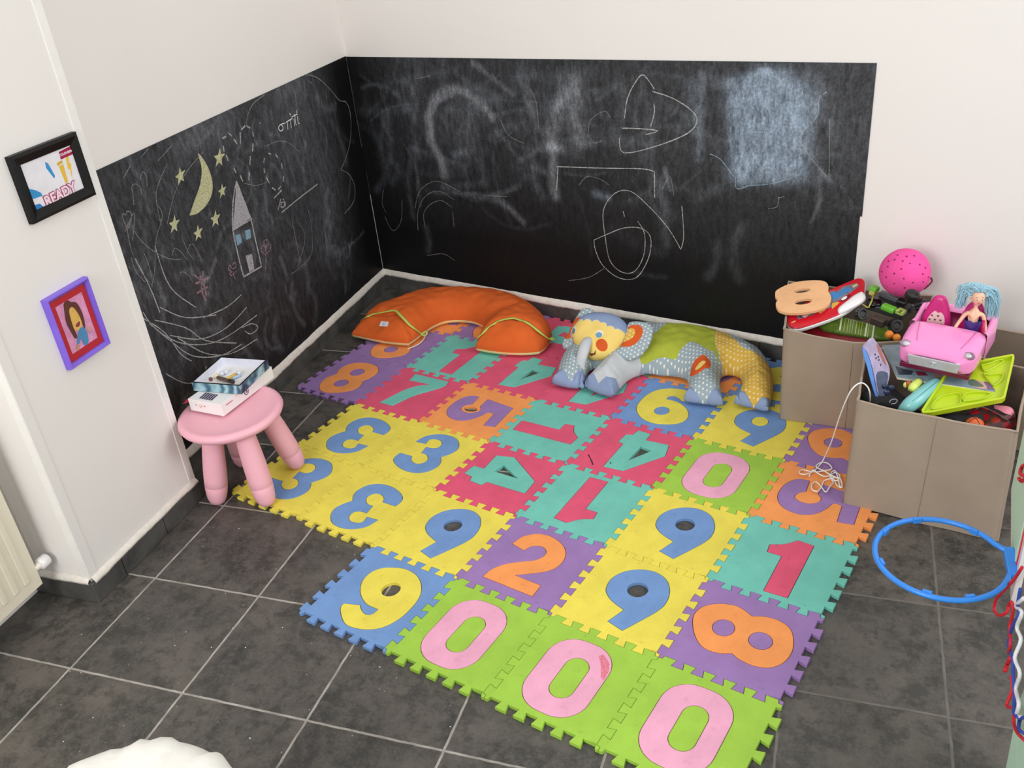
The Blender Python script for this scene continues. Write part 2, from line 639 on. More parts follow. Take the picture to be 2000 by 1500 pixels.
paint_band('trim_5', lambda s, z, o: Vector((XW + o, PY1 + s, z)), YC - PY1, 0.064, 0.091, 2)
paint_band('trim_6', lambda s, z, o: Vector((PX + o, PY0 + s, z - 0.002)), PY1 - PY0, 0.064, 0.082, 3)
paint_band('trim_7', lambda s, z, o: Vector((-0.305 + s, PY0 - o, z - 0.002)), 0.305 + PX, 0.064, 0.082, 4)

# ================================================================== CHALKBOARDS
def in_poly(X, Y, P):
    P = np.array([(p[0], p[1]) for p in P])
    ins = np.zeros(len(X), bool)
    n = len(P)
    for i in range(n):
        x1, y1 = P[i]
        x2, y2 = P[(i + 1) % n]
        c = ((y1 > Y) != (y2 > Y))
        with np.errstate(divide='ignore', invalid='ignore'):
            ins ^= c & (X < (x2 - x1) * (Y - y1) / (y2 - y1 + 1e-15) + x1)
    return ins

def Z2(x, y):
    return (180 + x / 3.26, 100 + y / 3.26)
def Z3(x, y):
    return (680 + x / 1.923, 100 + y / 1.923)

def dust_sheet(name, sfun, s0, s1, zb, zt, smudges, base, parent, step=0.0065):
    """sfun(s, z, off) -> world; zb/zt: functions of s"""
    ns = int((s1 - s0) / step)
    nz = max(2, int((zt(s0) - zb(s0)) / step))
    S = np.linspace(s0, s1, ns + 1)
    V = []
    SS, ZZ = [], []
    for s in S:
        for k in range(nz + 1):
            z = zb(s) + (zt(s) - zb(s)) * k / nz
            V.append(sfun(s, z, 0.0035))
            SS.append(s)
            ZZ.append(z)
    SS = np.array(SS)
    ZZ = np.array(ZZ)
    Fc = [(i * (nz + 1) + k, (i + 1) * (nz + 1) + k, (i + 1) * (nz + 1) + k + 1, i * (nz + 1) + k + 1) for i in range(ns) for k in range(nz)]
    nf = len(Fc)
    # rim down to the wall
    nv = len(V)
    ring = [i * (nz + 1) for i in range(ns + 1)] + [ns * (nz + 1) + k for k in range(1, nz + 1)] + [i * (nz + 1) + nz for i in range(ns - 1, -1, -1)] + [k for k in range(nz - 1, 0, -1)]
    for q in ring:
        V.append(sfun(SS[q], ZZ[q], 0.0))
    m = len(ring)
    for i in range(m):
        Fc.append((ring[i], nv + i, nv + (i + 1) % m, ring[(i + 1) % m]))
    D = base(SS, ZZ)
    B = np.zeros_like(D)
    for pts, wd, am, bl in smudges:
        P = np.array(pts)
        if wd < 0:                              # a filled smear with a sharp outline
            g = am * in_poly(SS, ZZ, pts)
            D = D + g
            B = B + g * bl
            continue
        best = np.full(len(SS), 9.0)
        if len(P) == 1:
            best = np.hypot(SS - P[0, 0], ZZ - P[0, 1])
        for i in range(len(P) - 1):
            a, b = P[i], P[i + 1]
            d = b - a
            t = np.clip(((SS - a[0]) * d[0] + (ZZ - a[1]) * d[1]) / max(1e-9, d @ d), 0, 1)
            best = np.minimum(best, np.hypot(SS - a[0] - t * d[0], ZZ - a[1] - t * d[1]))
        g = am * np.exp(-(best / wd) ** (4 if wd < 0.012 else 2.2) * 0.8)
        D = D + g
        B = B + g * bl
    B = B / np.maximum(D, 1e-4)
    D = np.clip(D, 0, 1)
    o = mesh(name, V, Fc, BOARD, parent)
    for nme, A in (('dust', D), ('blue', np.clip(B, 0, 1))):
        at = o.data.attributes.new(nme, 'FLOAT', 'POINT')
        full = np.zeros(len(V), dtype=np.float32)
        full[:len(A)] = A
        at.data.foreach_set('value', full)
    return o

def ribbon_vf(pts, wd, sfun, V, Fc, off):
    n = len(pts)
    b = len(V)
    for i, p in enumerate(pts):
        a, c = pts[max(0, i - 1)], pts[min(n - 1, i + 1)]
        t = (c - a)
        t = t.normalized() if t.length > 1e-9 else Vector((1, 0))
        nn = Vector((-t.y, t.x)) * (wd * 0.5 * (0.75 + 0.5 * R.random()))
        V += [sfun(p.x + nn.x, p.y + nn.y, off), sfun(p.x - nn.x, p.y - nn.y, off)]
    for i in range(n - 1):
        Fc.append((b + 2 * i, b + 2 * i + 1, b + 2 * i + 3, b + 2 * i + 2))

def chalk(name, lines, wd, m, sfun, conv, parent, closed=False, off=0.0043, smooth=True):
    if len(lines) > 3 and name != 'chalk_writing' and name != 'house_outline':      # every stroke a part of its own
        for q in lines:
            chalk(name if name not in ('chalk_dashes', 'chalk_scribble') else {'chalk_dashes': 'chalk_dash', 'chalk_scribble': 'chalk_stroke'}[name], [q], wd, m, sfun, conv, parent, closed, off, smooth)
        return None
    V, Fc = [], []
    for L in lines:
        P = [conv(*q[:2]) + tuple(q[2:]) for q in L]
        Q = catmull(P, closed, 5 if smooth else 2)
        if closed:
            Q.append(Q[0])
        ribbon_vf(Q, wd, sfun, V, Fc, off)
    return mesh(name, V, Fc, m, parent)

def chalk_fill(name, poly, m, sfun, conv, parent, off=0.0041, sub=1):
    P = [conv(*q[:2]) + tuple(q[2:]) for q in poly]
    Q = catmull(P, True, 5) if sub > 1 else [Vector(q[:2]) for q in P]
    V = [sfun(q.x, q.y, off) for q in Q]
    tri = tessellate_polygon([[Vector((q.x, q.y, 0)) for q in Q]])
    return mesh(name, V, [tuple(t) for t in tri], m, parent)

def lw(y, z, off=0.0):
    return Vector((XW + off, y, z))

# ---- the board on the back wall
CB = tag(thing('chalkboard', '', '', (0, 0, 0)), 'wide black chalkboard sheet on the back wall with pale blue chalk smears', 'chalkboard', 'chalkboard sheets on the walls')
cb3 = lambda x, y: bwpx(*Z3(x, y))
sm = []
def S3(pts, wd, am, bl=0.0):
    sm.append(([cb3(*q) for q in pts], wd, am, bl))
S3([(362, 465), (350, 400), (312, 340), (302, 250), (325, 175), (385, 140), (450, 155), (505, 200), (540, 245)], 0.016, 0.36)
S3([(318, 330), (312, 240), (340, 185), (390, 165)], 0.009, 0.2)
S3([(400, 385), (440, 375)], 0.012, 0.18, 0.4)
S3([(430, 300), (450, 240), (380, 300)], 0.06, 0.06)
S3([(855, 105), (800, 185), (775, 270), (762, 350)], 0.026, 0.26)
S3([(860, 160), (845, 250), (880, 330)], 0.03, 0.20)
S3([(772, 360), (770, 450), (778, 545)], 0.018, 0.28)
S3([(745, 360), (800, 365)], 0.016, 0.2)
for k in range(9):
    x = 1440 + k * 33
    y0 = 150 - 55 * math.sin(k / 8 * PI) + R.uniform(-10, 10)
    y1 = 440 + 30 * math.sin(k * 1.7)
    S3([(x, y0), (x + 14, (y0 + y1) / 2), (x + 6, y1)], 0.027, 0.30, 0.75)
S3([(1440, 155), (1500, 92), (1560, 62), (1620, 112), (1700, 118), (1775, 150), (1765, 240), (1712, 300), (1700, 330), (1708, 400), (1712, 460), (1665, 470), (1625, 488), (1604, 455), (1600, 490), (1550, 495), (1512, 503), (1462, 518), (1450, 470), (1442, 400), (1430, 300), (1415, 200)], -1, 0.17, 0.7)
for k in range(4):
    S3([(1470 + 60 * k, 420), (1480 + 60 * k, 480)], 0.022, 0.22, 0.7)
S3([(1385, 130), (1440, 110)], 0.012, 0.2, 0.5)
S3([(1640, 90), (1720, 85), (1790, 150)], 0.02, 0.16, 0.4)
S3([(1700, 190), (1770, 200), (1720, 300)], 0.02, 0.16, 0.6)
S3([(1550, 70), (1590, 75), (1620, 110)], 0.008, 0.4, 0.5)
S3([(1330, 90), (1325, 200), (1318, 400)], 0.014, 0.22, 0.5)
S3([(1290, 110), (1300, 220), (1310, 300)], 0.018, 0.13, 0.5)
S3([(1190, 440), (1210, 520)], 0.008, 0.18)
S3([(930, 535), (975, 550)], 0.014, 0.28, 0.6)
S3([(550, 545), (590, 570), (660, 640)], 0.012, 0.14)
S3([(470, 45), (500, 60)], 0.012, 0.2)
S3([(500, 70), (560, 110), (620, 160)], 0.01, 0.12)
S3([(1700, 340), (1760, 420), (1810, 490)], 0.007, 0.18, 0.3)
S3([(1770, 440), (1775, 560), (1740, 640)], 0.006, 0.15)
for k in range(130):
    s, z = R.uniform(0.05, 2.0), 0.98 - abs(R.gauss(0, 0.28))
    if z < 0.12:
        continue
    a = R.choice((R.gauss(0, 0.3), R.gauss(PI / 2, 0.25), R.uniform(0, PI)))
    L = R.uniform(0.04, 0.2)
    kx = R.uniform(-0.4, 0.4)
    pts = [(s + L * t * math.cos(a + kx * t), z + L * t * math.sin(a + kx * t)) for t in (-1, -0.5, 0, 0.5, 1)]
    sm.append((pts, R.uniform(0.003, 0.02), R.uniform(0.02, 0.09), 0.2))
def base_back(s, z):
    up = np.clip((z - 0.30) / 0.5, 0, 1)
    return 0.008 + 0.095 * up * np.clip((s - 0.02) / 0.3, 0.1, 1) + 0.05 * np.clip((s - 1.0) / 1.0, 0, 1) * up
seam = lambda s: 0.540 + 0.012 * s
dust_sheet('upper_sheet', bw, 0.004, 2.066, seam, lambda s: 1.013 + 0.007 * s, sm, base_back, CB)
dust_sheet('lower_sheet', lambda s, z, o: bw(s, z, max(0, o - 0.0018)), 0.004, 2.060, lambda s: 0.086, lambda s: seam(s) + 0.0, sm, base_back, CB)
chalk('chalk_flower', [
    [(1040, 250), (1050, 180), (1075, 125), (1105, 88), (1130, 108), (1152, 142)],
    [(1145, 150), (1220, 175), (1290, 220), (1312, 262), (1275, 308), (1160, 355), (1038, 380), (1020, 325)],
    [(1150, 195), (1152, 230), (1138, 282)], [(1030, 288), (1100, 290), (1165, 298), (1120, 312)]], 0.0035, CH_W, bw, cb3, CB)
chalk('chalk_rectangle', [[(785, 432), (960, 438), (1100, 440), (1152, 450, 'c'), (1153, 550)], [(790, 435), (785, 520)]], 0.0035, CH_W, bw, cb3, CB)
chalk('chalk_spiral', [
    [(925, 708), (970, 688), (1040, 662), (1105, 665), (1138, 700), (1130, 775), (1085, 848), (1020, 850), (960, 805), (932, 750), (925, 708)],
    [(968, 700), (960, 600), (1000, 535), (1060, 524), (1130, 580), (1205, 665), (1252, 744, 'c'), (1262, 690), (1255, 580)],
    [(1090, 638), (1115, 685), (1112, 765), (1078, 825), (1030, 828), (985, 785), (968, 700)], [(1035, 600), (1040, 620)]], 0.0028, CH_W, bw, cb3, CB)
chalk('chalk_rainbow', [[(265, 672), (264, 605), (288, 548), (340, 524), (400, 556)], [(292, 662), (286, 610), (310, 575), (352, 560), (392, 585)],
                        [(253, 590), (268, 530), (305, 495), (350, 490), (420, 526)]], 0.003, CH_F, bw, cb3, CB)
chalk('chalk_scribble', [[(905, 305), (912, 258), (965, 224), (986, 248)], [(905, 312), (925, 343), (955, 335)], [(570, 245), (602, 312), (665, 346)], [(685, 140), (708, 190), (718, 290)],
                         [(1615, 550), (1640, 544)], [(1580, 590), (1612, 582), (1620, 546)], [(300, 766), (360, 760), (402, 785)], [(830, 860), (905, 848), (962, 815)],
                         [(260, 102), (310, 92)], [(1700, 340), (1740, 400), (1800, 470)], [(1810, 250), (1808, 470)], [(510, 540), (600, 545)], [(135, 520), (130, 570), (145, 605)],
                         [(140, 620), (170, 672), (200, 640), (205, 560)], [(395, 600), (400, 660)], [(870, 500), (900, 470), (950, 480), (980, 500)], [(1180, 520), (1210, 470), (1225, 540)]], 0.0026, CH_F, bw, cb3, CB)
chalk('chalk_blue_streaks', [[(1455, 470), (1462, 515), (1512, 503), (1560, 500), (1625, 488), (1705, 460)], [(1540, 65), (1580, 75), (1622, 112)], [(1555, 345), (1590, 410), (1625, 480)], [(1500, 300), (1600, 305)],
                             [(1360, 385), (1400, 405), (1450, 470)], [(1700, 330), (1712, 300), (1765, 240), (1770, 180), (1800, 150)]], 0.0032, CH_LB, bw, cb3, CB)

# ---- the board on the left wall
CL = tag(thing('chalkboard', '', '', (0, 0, 0)), 'black chalkboard sheet on the left wall with moon, stars and house in chalk', 'chalkboard', 'chalkboard sheets on the walls')
sm = []
cb2 = lambda x, y: lwpx(*Z2(x, y))
def S2(pts, wd, am, bl=0.0):
    sm.append(([cb2(*q) for q in pts], wd, am, bl))
S2([(560, 580), (700, 480), (850, 460)], 0.05, 0.10)
S2([(640, 560), (720, 540)], 0.035, 0.08)
S2([(1200, 230), (1300, 210)], 0.05, 0.12)
S2([(1150, 420), (1450, 330)], 0.08, 0.05)
S2([(1300, 600), (1500, 700), (1500, 1000)], 0.10, 0.05)
S2([(1450, 1250), (1620, 1300)], 0.05, 0.06, 0.4)
S2([(780, 1330), (740, 1440), (700, 1470)], 0.008, 0.22)
for k in range(110):
    y, z = R.uniform(0.78, 2.15), R.uniform(0.15, 0.99)
    a = R.choice((R.gauss(PI / 2, 0.3), R.gauss(PI / 2, 0.5), R.uniform(0, PI)))
    L = R.uniform(0.02, 0.13)
    kx = R.uniform(-0.8, 0.8)
    pts = [(y + L * t * math.cos(a + kx * t), z + L * t * math.sin(a + kx * t)) for t in (-1, -0.5, 0, 0.5, 1)]
    sm.append((pts, R.uniform(0.003, 0.014), R.uniform(0.03, 0.12), 0.1))
def base_left(y, z):
    return (0.03 + 0.10 * np.clip((z - 0.12) / 0.35, 0, 1)) * np.clip((2.2 - y) / 0.25, 0.05, 1)
seamL = lambda y: 0.560 - 0.080 * (y - 0.8)
dust_sheet('upper_sheet', lw, 0.694, YC - 0.004, seamL, lambda y: 1.006 + 0.006 * (y - 0.8), sm, base_left, CL)
dust_sheet('lower_sheet', lambda s, z, o: lw(s, z, max(0, o - 0.0018)), 0.694, YC - 0.004, lambda y: 0.086, seamL, sm, base_left, CL)
chalk_fill('chalk_moon', [(668, 650), (722, 722), (756, 815), (757, 900), (722, 978), (665, 1032), (612, 1046, 'c'), (640, 965), (680, 850), (690, 745)], CH_Y, lw, cb2, CL, sub=5)
def star(cx, cy, r, rot):
    P = []
    for k in range(10):
        a = PI / 2 + rot + k * PI / 5
        q = r if k % 2 == 0 else r * 0.42
        P.append((cx + q * 0.72 * math.cos(a), cy - q * 1.25 * math.sin(a) - q * 0.3 * math.cos(a)))
    return P
for cx, cy, r, ro in [(555, 795, 48, 0.15), (803, 680, 52, -0.1), (822, 890, 38, 0.1), (778, 1068, 46, 0.0), (668, 1158, 44, 0.1), (516, 1103, 50, -0.05)]:
    chalk_fill('chalk_star', star(cx, cy, r, ro), CH_Y, lw, cb2, CL)
hp = chalk_fill('chalk_house', [(912, 828), (1003, 1062), (890, 1142)], CH_G, lw, cb2, CL)
chalk('house_outline', [[(890, 1140, 'c'), (905, 1220), (930, 1330), (958, 1436, 'c'), (1072, 1370, 'c'), (1040, 1230), (1003, 1060, 'c')], [(885, 1142, 'c'), (1012, 1066, 'c')], [(912, 828), (1003, 1062)], [(912, 828), (890, 960), (888, 1140)]], 0.006, CH_W, lw, cb2, hp)
chalk_fill('house_window', [(905, 1172), (936, 1163), (948, 1215), (920, 1240)], CH_B, lw, cb2, hp)
chalk_fill('house_window', [(965, 1142), (1000, 1132), (1006, 1188), (976, 1202)], CH_B, lw, cb2, hp)
chalk_fill('house_door', [(970, 1302), (1012, 1290), (1026, 1390), (995, 1406)], CH_G, lw, cb2, hp)
chalk('chalk_cloud', [[(975, 480), (982, 410), (1015, 340), (1060, 300), (1092, 275)],
                      [(1345, 148), (1420, 165), (1495, 228), (1568, 312), (1610, 325), (1638, 400), (1640, 550), (1610, 680), (1575, 755, 'c'), (1630, 785), (1665, 860), (1660, 955), (1600, 1035)]], 0.0045, CH_F, lw, cb2, CL)
dashes = [[(822, 555), (845, 542)], [(860, 518), (880, 540)], [(895, 560), (918, 592)], [(935, 515), (938, 590)], [(942, 500), (968, 474)], [(980, 478), (1000, 490)], [(1015, 515), (1020, 545)],
          [(1018, 588), (1014, 638)], [(1000, 668), (998, 725)], [(994, 770), (990, 822)], [(845, 660), (860, 698)], [(895, 745), (910, 775)], [(935, 790), (952, 828)],
          [(1115, 650), (1132, 655)], [(1160, 655), (1175, 678)], [(1090, 680), (1086, 710)], [(1200, 712), (1204, 748)], [(1088, 745), (1090, 775)], [(1100, 800), (1122, 840)], [(1138, 868), (1162, 885)],
          [(1178, 880), (1196, 860)], [(1212, 795), (1210, 830)], [(1060, 452), (1064, 462)], [(1152, 935), (1200, 885)], [(828, 600), (832, 640)]]
chalk('chalk_dashes', dashes, 0.0055, CH_W, lw, cb2, CL, smooth=False)
word = [  # σπίτι in white chalk
    [(1225, 458), (1195, 466), (1180, 488), (1192, 508), (1208, 498), (1206, 478), (1196, 468)],
    [(1228, 452), (1268, 428)], [(1236, 452), (1240, 500)], [(1256, 440), (1262, 490)],
    [(1278, 430), (1282, 478)], [(1280, 400), (1276, 414)],
    [(1264, 420), (1300, 400)], [(1284, 412), (1290, 462), (1296, 470)],
    [(1300, 415), (1306, 455), (1314, 460)], [(1296, 374), (1297, 395)], [(1250, 395), (1258, 408)]]
chalk('chalk_writing', word, 0.0030, CH_WB, lw, cb2, CL)
chalk('chalk_writing', [[(1200, 1028), (1300, 945), (1430, 845)], [(1222, 960), (1200, 965), (1196, 990), (1212, 992), (1222, 962), (1224, 990)], [(1208, 940), (1216, 950)], [(1178, 1010), (1190, 960), (1196, 940)]], 0.0045, CH_W, lw, cb2, CL)
chalk('chalk_flower', [[(1098, 1390), (1100, 1300)], [(1100, 1300), (1070, 1270), (1080, 1235), (1098, 1260), (1100, 1300)], [(1100, 1290), (1128, 1262), (1122, 1225), (1100, 1245)], [(1098, 1250), (1085, 1215), (1105, 1200), (1118, 1222), (1100, 1250)]], 0.004, CH_P, lw, cb2, CL)
chalk('chalk_flower', [[(905, 1455), (890, 1410)], [(888, 1405), (862, 1390), (868, 1362), (888, 1385), (908, 1370), (905, 1345), (885, 1360)], [(885, 1400), (870, 1420), (888, 1425), (908, 1400)]], 0.004, CH_P, lw, cb2, CL)
chalk('chalk_heart', [[(218, 1130), (186, 1060), (190, 1035), (208, 1042), (214, 1020), (238, 1028), (242, 1060), (222, 1128)]], 0.0045, CH_F, lw, cb2, CL)
def px_l(*L):
    return [[q for q in l] for l in L]
chalk('chalk_scribble', px_l(
    [(250, 900), (245, 860), (270, 845), (300, 870), (306, 915)], [(300, 820), (305, 780), (320, 770), (338, 800), (342, 860)], [(250, 880), (258, 980)],
    [(410, 980), (440, 1050), (400, 1200), (390, 1400), (370, 1500)], [(240, 1110), (300, 1200), (380, 1270), (480, 1320), (560, 1325)], [(215, 1130), (240, 1260), (290, 1380), (380, 1500)],
    [(240, 1310), (270, 1400), (330, 1470)], [(320, 1280), (350, 1350), (372, 1440)], [(560, 1170), (600, 1270), (640, 1330)], [(600, 1290), (610, 1240), (640, 1235), (690, 1330)],
    [(500, 1300), (520, 1255), (560, 1280), (600, 1330)], [(550, 1430), (560, 1405), (600, 1420), (640, 1480)], [(1100, 605), (1170, 575), (1240, 580), (1310, 640)],
    [(1370, 1010), (1390, 1120), (1390, 1290), (1300, 1390), (1260, 1418)], [(1260, 1050), (1300, 1250), (1320, 1350)], [(1310, 1090), (1350, 1190), (1300, 1380)], [(470, 720), (400, 900), (430, 1100)],
    [(200, 1150), (260, 1030), (250, 1200)], [(700, 640), (600, 760), (520, 900), (470, 1100)], [(960, 840), (1040, 855), (1110, 830)], [(1640, 1230), (1650, 1215), (1664, 1222)], [(1470, 1100), (1490, 1300)],
    [(1420, 290), (1430, 350)], [(1480, 250), (1490, 330)], [(1545, 320), (1548, 380)], [(1370, 185), (1400, 215)], [(300, 680), (350, 620)], [(410, 700), (500, 600)], [(190, 810), (240, 720)]), 0.003, CH_F, lw, cb2, CL)
def pl(*L):
    return [[(((x) - 180) * 3.26, (y - 100) * 3.26) for x, y in l] for l in L]
chalk('chalk_scribble', pl(
    [(277, 610), (300, 640), (345, 668), (400, 672), (445, 655), (500, 615)], [(290, 632), (330, 665), (375, 695), (430, 694), (470, 672)], [(300, 625), (360, 640), (400, 665), (460, 670)],
    [(275, 620), (320, 650), (350, 690), (372, 705)], [(330, 655), (390, 662), (440, 640), (480, 600)], [(345, 660), (400, 690), (450, 690), (500, 662)], [(322, 730), (360, 748), (395, 740), (400, 715)],
    [(395, 620), (440, 600), (470, 575)], [(310, 600), (360, 620), (420, 615)], [(470, 640), (490, 632), (502, 640), (488, 652), (476, 646)], [(262, 505), (290, 560), (310, 610)], [(300, 480), (330, 560), (380, 600)]), 0.0035, CH_W, lw, cb2, CL)
for L in ([[(640, 1420), (700, 1480), (720, 1560)], [(680, 1430), (700, 1560)], [(650, 1480), (740, 1440)], [(660, 1540), (730, 1500)], [(700, 1400), (690, 1520), (720, 1590)]],):
    chalk('chalk_scribble', L, 0.007, CH_P, lw, cb2, CL)
chalk('chalk_corner_line', [[(1620, 30), (1640, 120), (1670, 280), (1700, 420), (1728, 600)]], 0.004, CH_F, lw, lambda x, y: (YC - 0.006, lwpx(*Z2(x, y))[1]), CL)

# ================================================================== PUZZLE MATS
MX, MY, PT, MR = -0.36159, 0.51946, 0.29083, -0.25857
MT = 0.0105
cM, sM = math.cos(MR), math.sin(MR)
def mw(a, b):
    return (MX + PT * (a * cM - b * sM), MY + PT * (a * sM + b * cM))

GL = {
'9s': ([(0.257, 0.522), (0.246, 0.65), (0.304, 0.774), (0.413, 0.86), (0.545, 0.892), (0.675, 0.847), (0.762, 0.732), (0.796, 0.594), (0.77, 0.448), (0.617, 0.123, 'c'), (0.458, 0.164, 'c'), (0.517, 0.342, 'c'), (0.384, 0.39), (0.299, 0.451)], [(0.512, 0.618, 0.088, 0.092)]),
'2': ([(0.189, 0.645, 'c'), (0.222, 0.773), (0.316, 0.868), (0.449, 0.9), (0.594, 0.861), (0.698, 0.777), (0.744, 0.667), (0.735, 0.545), (0.668, 0.447), (0.558, 0.361), (0.451, 0.285, 'c'), (0.734, 0.28, 'c'), (0.741, 0.125, 'c'), (0.201, 0.138, 'c'), (0.218, 0.257), (0.291, 0.372), (0.413, 0.474), (0.503, 0.537), (0.547, 0.615), (0.542, 0.685), (0.486, 0.73), (0.423, 0.726), (0.372, 0.687), (0.343, 0.612, 'c')], []),
'3': ([(0.222, 0.65, 'c'), (0.257, 0.785), (0.348, 0.874), (0.474, 0.917), (0.612, 0.902), (0.711, 0.824), (0.76, 0.726), (0.745, 0.629), (0.684, 0.52, 'c'), (0.737, 0.449), (0.759, 0.358), (0.718, 0.24), (0.624, 0.167), (0.489, 0.145), (0.346, 0.177), (0.237, 0.242), (0.203, 0.315), (0.206, 0.397, 'c'), (0.376, 0.402, 'c'), (0.411, 0.339), (0.495, 0.306), (0.558, 0.335), (0.581, 0.404), (0.547, 0.462), (0.492, 0.495), (0.425, 0.494, 'c'), (0.404, 0.62, 'c'), (0.479, 0.625), (0.535, 0.666), (0.531, 0.741), (0.471, 0.79), (0.38, 0.779), (0.347, 0.732), (0.362, 0.662, 'c')], []),
'4': ([(0.096, 0.388, 'c'), (0.108, 0.547, 'c'), (0.238, 0.553, 'c'), (0.221, 0.815, 'c'), (0.426, 0.868, 'c'), (0.857, 0.59, 'c'), (0.877, 0.365, 'c'), (0.406, 0.36, 'c'), (0.386, 0.29, 'c'), (0.228, 0.302, 'c'), (0.205, 0.372, 'c')], 'tri'),
'5': ([(0.322, 0.784, 'c'), (0.206, 0.758), (0.129, 0.634), (0.117, 0.452), (0.168, 0.32), (0.27, 0.24), (0.406, 0.225), (0.52, 0.287), (0.593, 0.41), (0.628, 0.517), (0.707, 0.522, 'c'), (0.735, 0.261, 'c'), (0.882, 0.286, 'c'), (0.849, 0.729, 'c'), (0.45, 0.776, 'c'), (0.457, 0.6, 'c'), (0.5, 0.555), (0.5, 0.485), (0.43, 0.425), (0.34, 0.42), (0.275, 0.465), (0.29, 0.54), (0.345, 0.59, 'c')], []),
'7': ([(0.218, 0.916, 'c'), (0.749, 0.926, 'c'), (0.771, 0.804), (0.678, 0.641), (0.596, 0.523), (0.531, 0.385), (0.464, 0.159, 'c'), (0.258, 0.156, 'c'), (0.304, 0.339), (0.351, 0.526), (0.437, 0.669), (0.567, 0.771, 'c'), (0.251, 0.747, 'c')], []),
'8': ([(0.097, 0.445), (0.058, 0.567), (0.09, 0.688), (0.193, 0.776), (0.316, 0.815), (0.404, 0.798), (0.484, 0.762, 'c'), (0.575, 0.805), (0.69, 0.814), (0.795, 0.77), (0.86, 0.669), (0.892, 0.535), (0.871, 0.396), (0.794, 0.297), (0.683, 0.26), (0.566, 0.27), (0.489, 0.303, 'c'), (0.391, 0.255), (0.273, 0.255), (0.175, 0.328)], [(0.328, 0.533, 0.088, 0.094), (0.638, 0.533, 0.093, 0.094)]),
'9c': ([(0.3, 0.483), (0.237, 0.59), (0.232, 0.704), (0.28, 0.794), (0.374, 0.855), (0.505, 0.895), (0.643, 0.874), (0.753, 0.803), (0.834, 0.695), (0.867, 0.566), (0.866, 0.401), (0.825, 0.264), (0.752, 0.169), (0.632, 0.106), (0.49, 0.089), (0.377, 0.147), (0.297, 0.224), (0.287, 0.279, 'c'), (0.434, 0.331, 'c'), (0.491, 0.288), (0.561, 0.266), (0.606, 0.294), (0.615, 0.364, 'c'), (0.482, 0.368), (0.382, 0.413)], [(0.553, 0.617, 0.083, 0.09)]),
'1': ([(0.303, 0.693, 'c'), (0.419, 0.755), (0.507, 0.856, 'c'), (0.657, 0.845, 'c'), (0.667, 0.096, 'c'), (0.459, 0.09, 'c'), (0.449, 0.583, 'c'), (0.316, 0.583, 'c')], []),
'0': (None, None),
}
def stadium(cx, cy, hw, hh, r):
    out = []
    for qx, qy, a0 in ((1, 1, 0), (-1, 1, PI / 2), (-1, -1, PI), (1, -1, 3 * PI / 2)):
        for k in range(9):
            a = a0 + PI / 2 * k / 8
            out.append((cx + qx * (hw - r) + r * math.cos(a), cy + qy * (hh - r) + r * math.sin(a)))
    return out
TRI = [(0.398, 0.695), (0.372, 0.555), (0.665, 0.553)]
def glyph(k, rot):
    if k == '0':
        o, hs = stadium(0.463, 0.488, 0.279, 0.395, 0.235), [stadium(0.482, 0.485, 0.1, 0.215, 0.1)]
    else:
        o, h = GL[k]
        o = [(q.x, q.y) for q in catmull(o, True, 5)]
        hs = [TRI] if h == 'tri' else [ellipse(*e) for e in h]
    def rt(q):
        x, y = q[0] - 0.5, q[1] - 0.5
        for _ in range(rot % 4):
            x, y = -y, x
        return (x + 0.5, y + 0.5)
    return [rt(q) for q in o], [[rt(q) for q in h] for h in hs]

def edge(a, b):
    """the toothed line between lattice vertices, in metres in the mat frame (shared by both tiles)"""
    A, B = Vector(a) * PT, Vector(b) * PT
    t = (B - A).normalized()
    n = Vector((-t.y, t.x))
    L = PT
    e, h, dl = 0.0145, 0.0100, 0.0026
    wv = (L - 2 * e) / 11
    P = [(0, 0), (e * 0.6, 0)]
    for k in range(11):
        s = 1 if k % 2 == 0 else -1
        s0, s1 = e + k * wv, e + (k + 1) * wv
        P += [(s0 - dl, s * h), (s1 + dl, s * h)]
    P += [(L - e * 0.6, 0), (L, 0)]
    return [A + t * p[0] + n * p[1] for p in P]

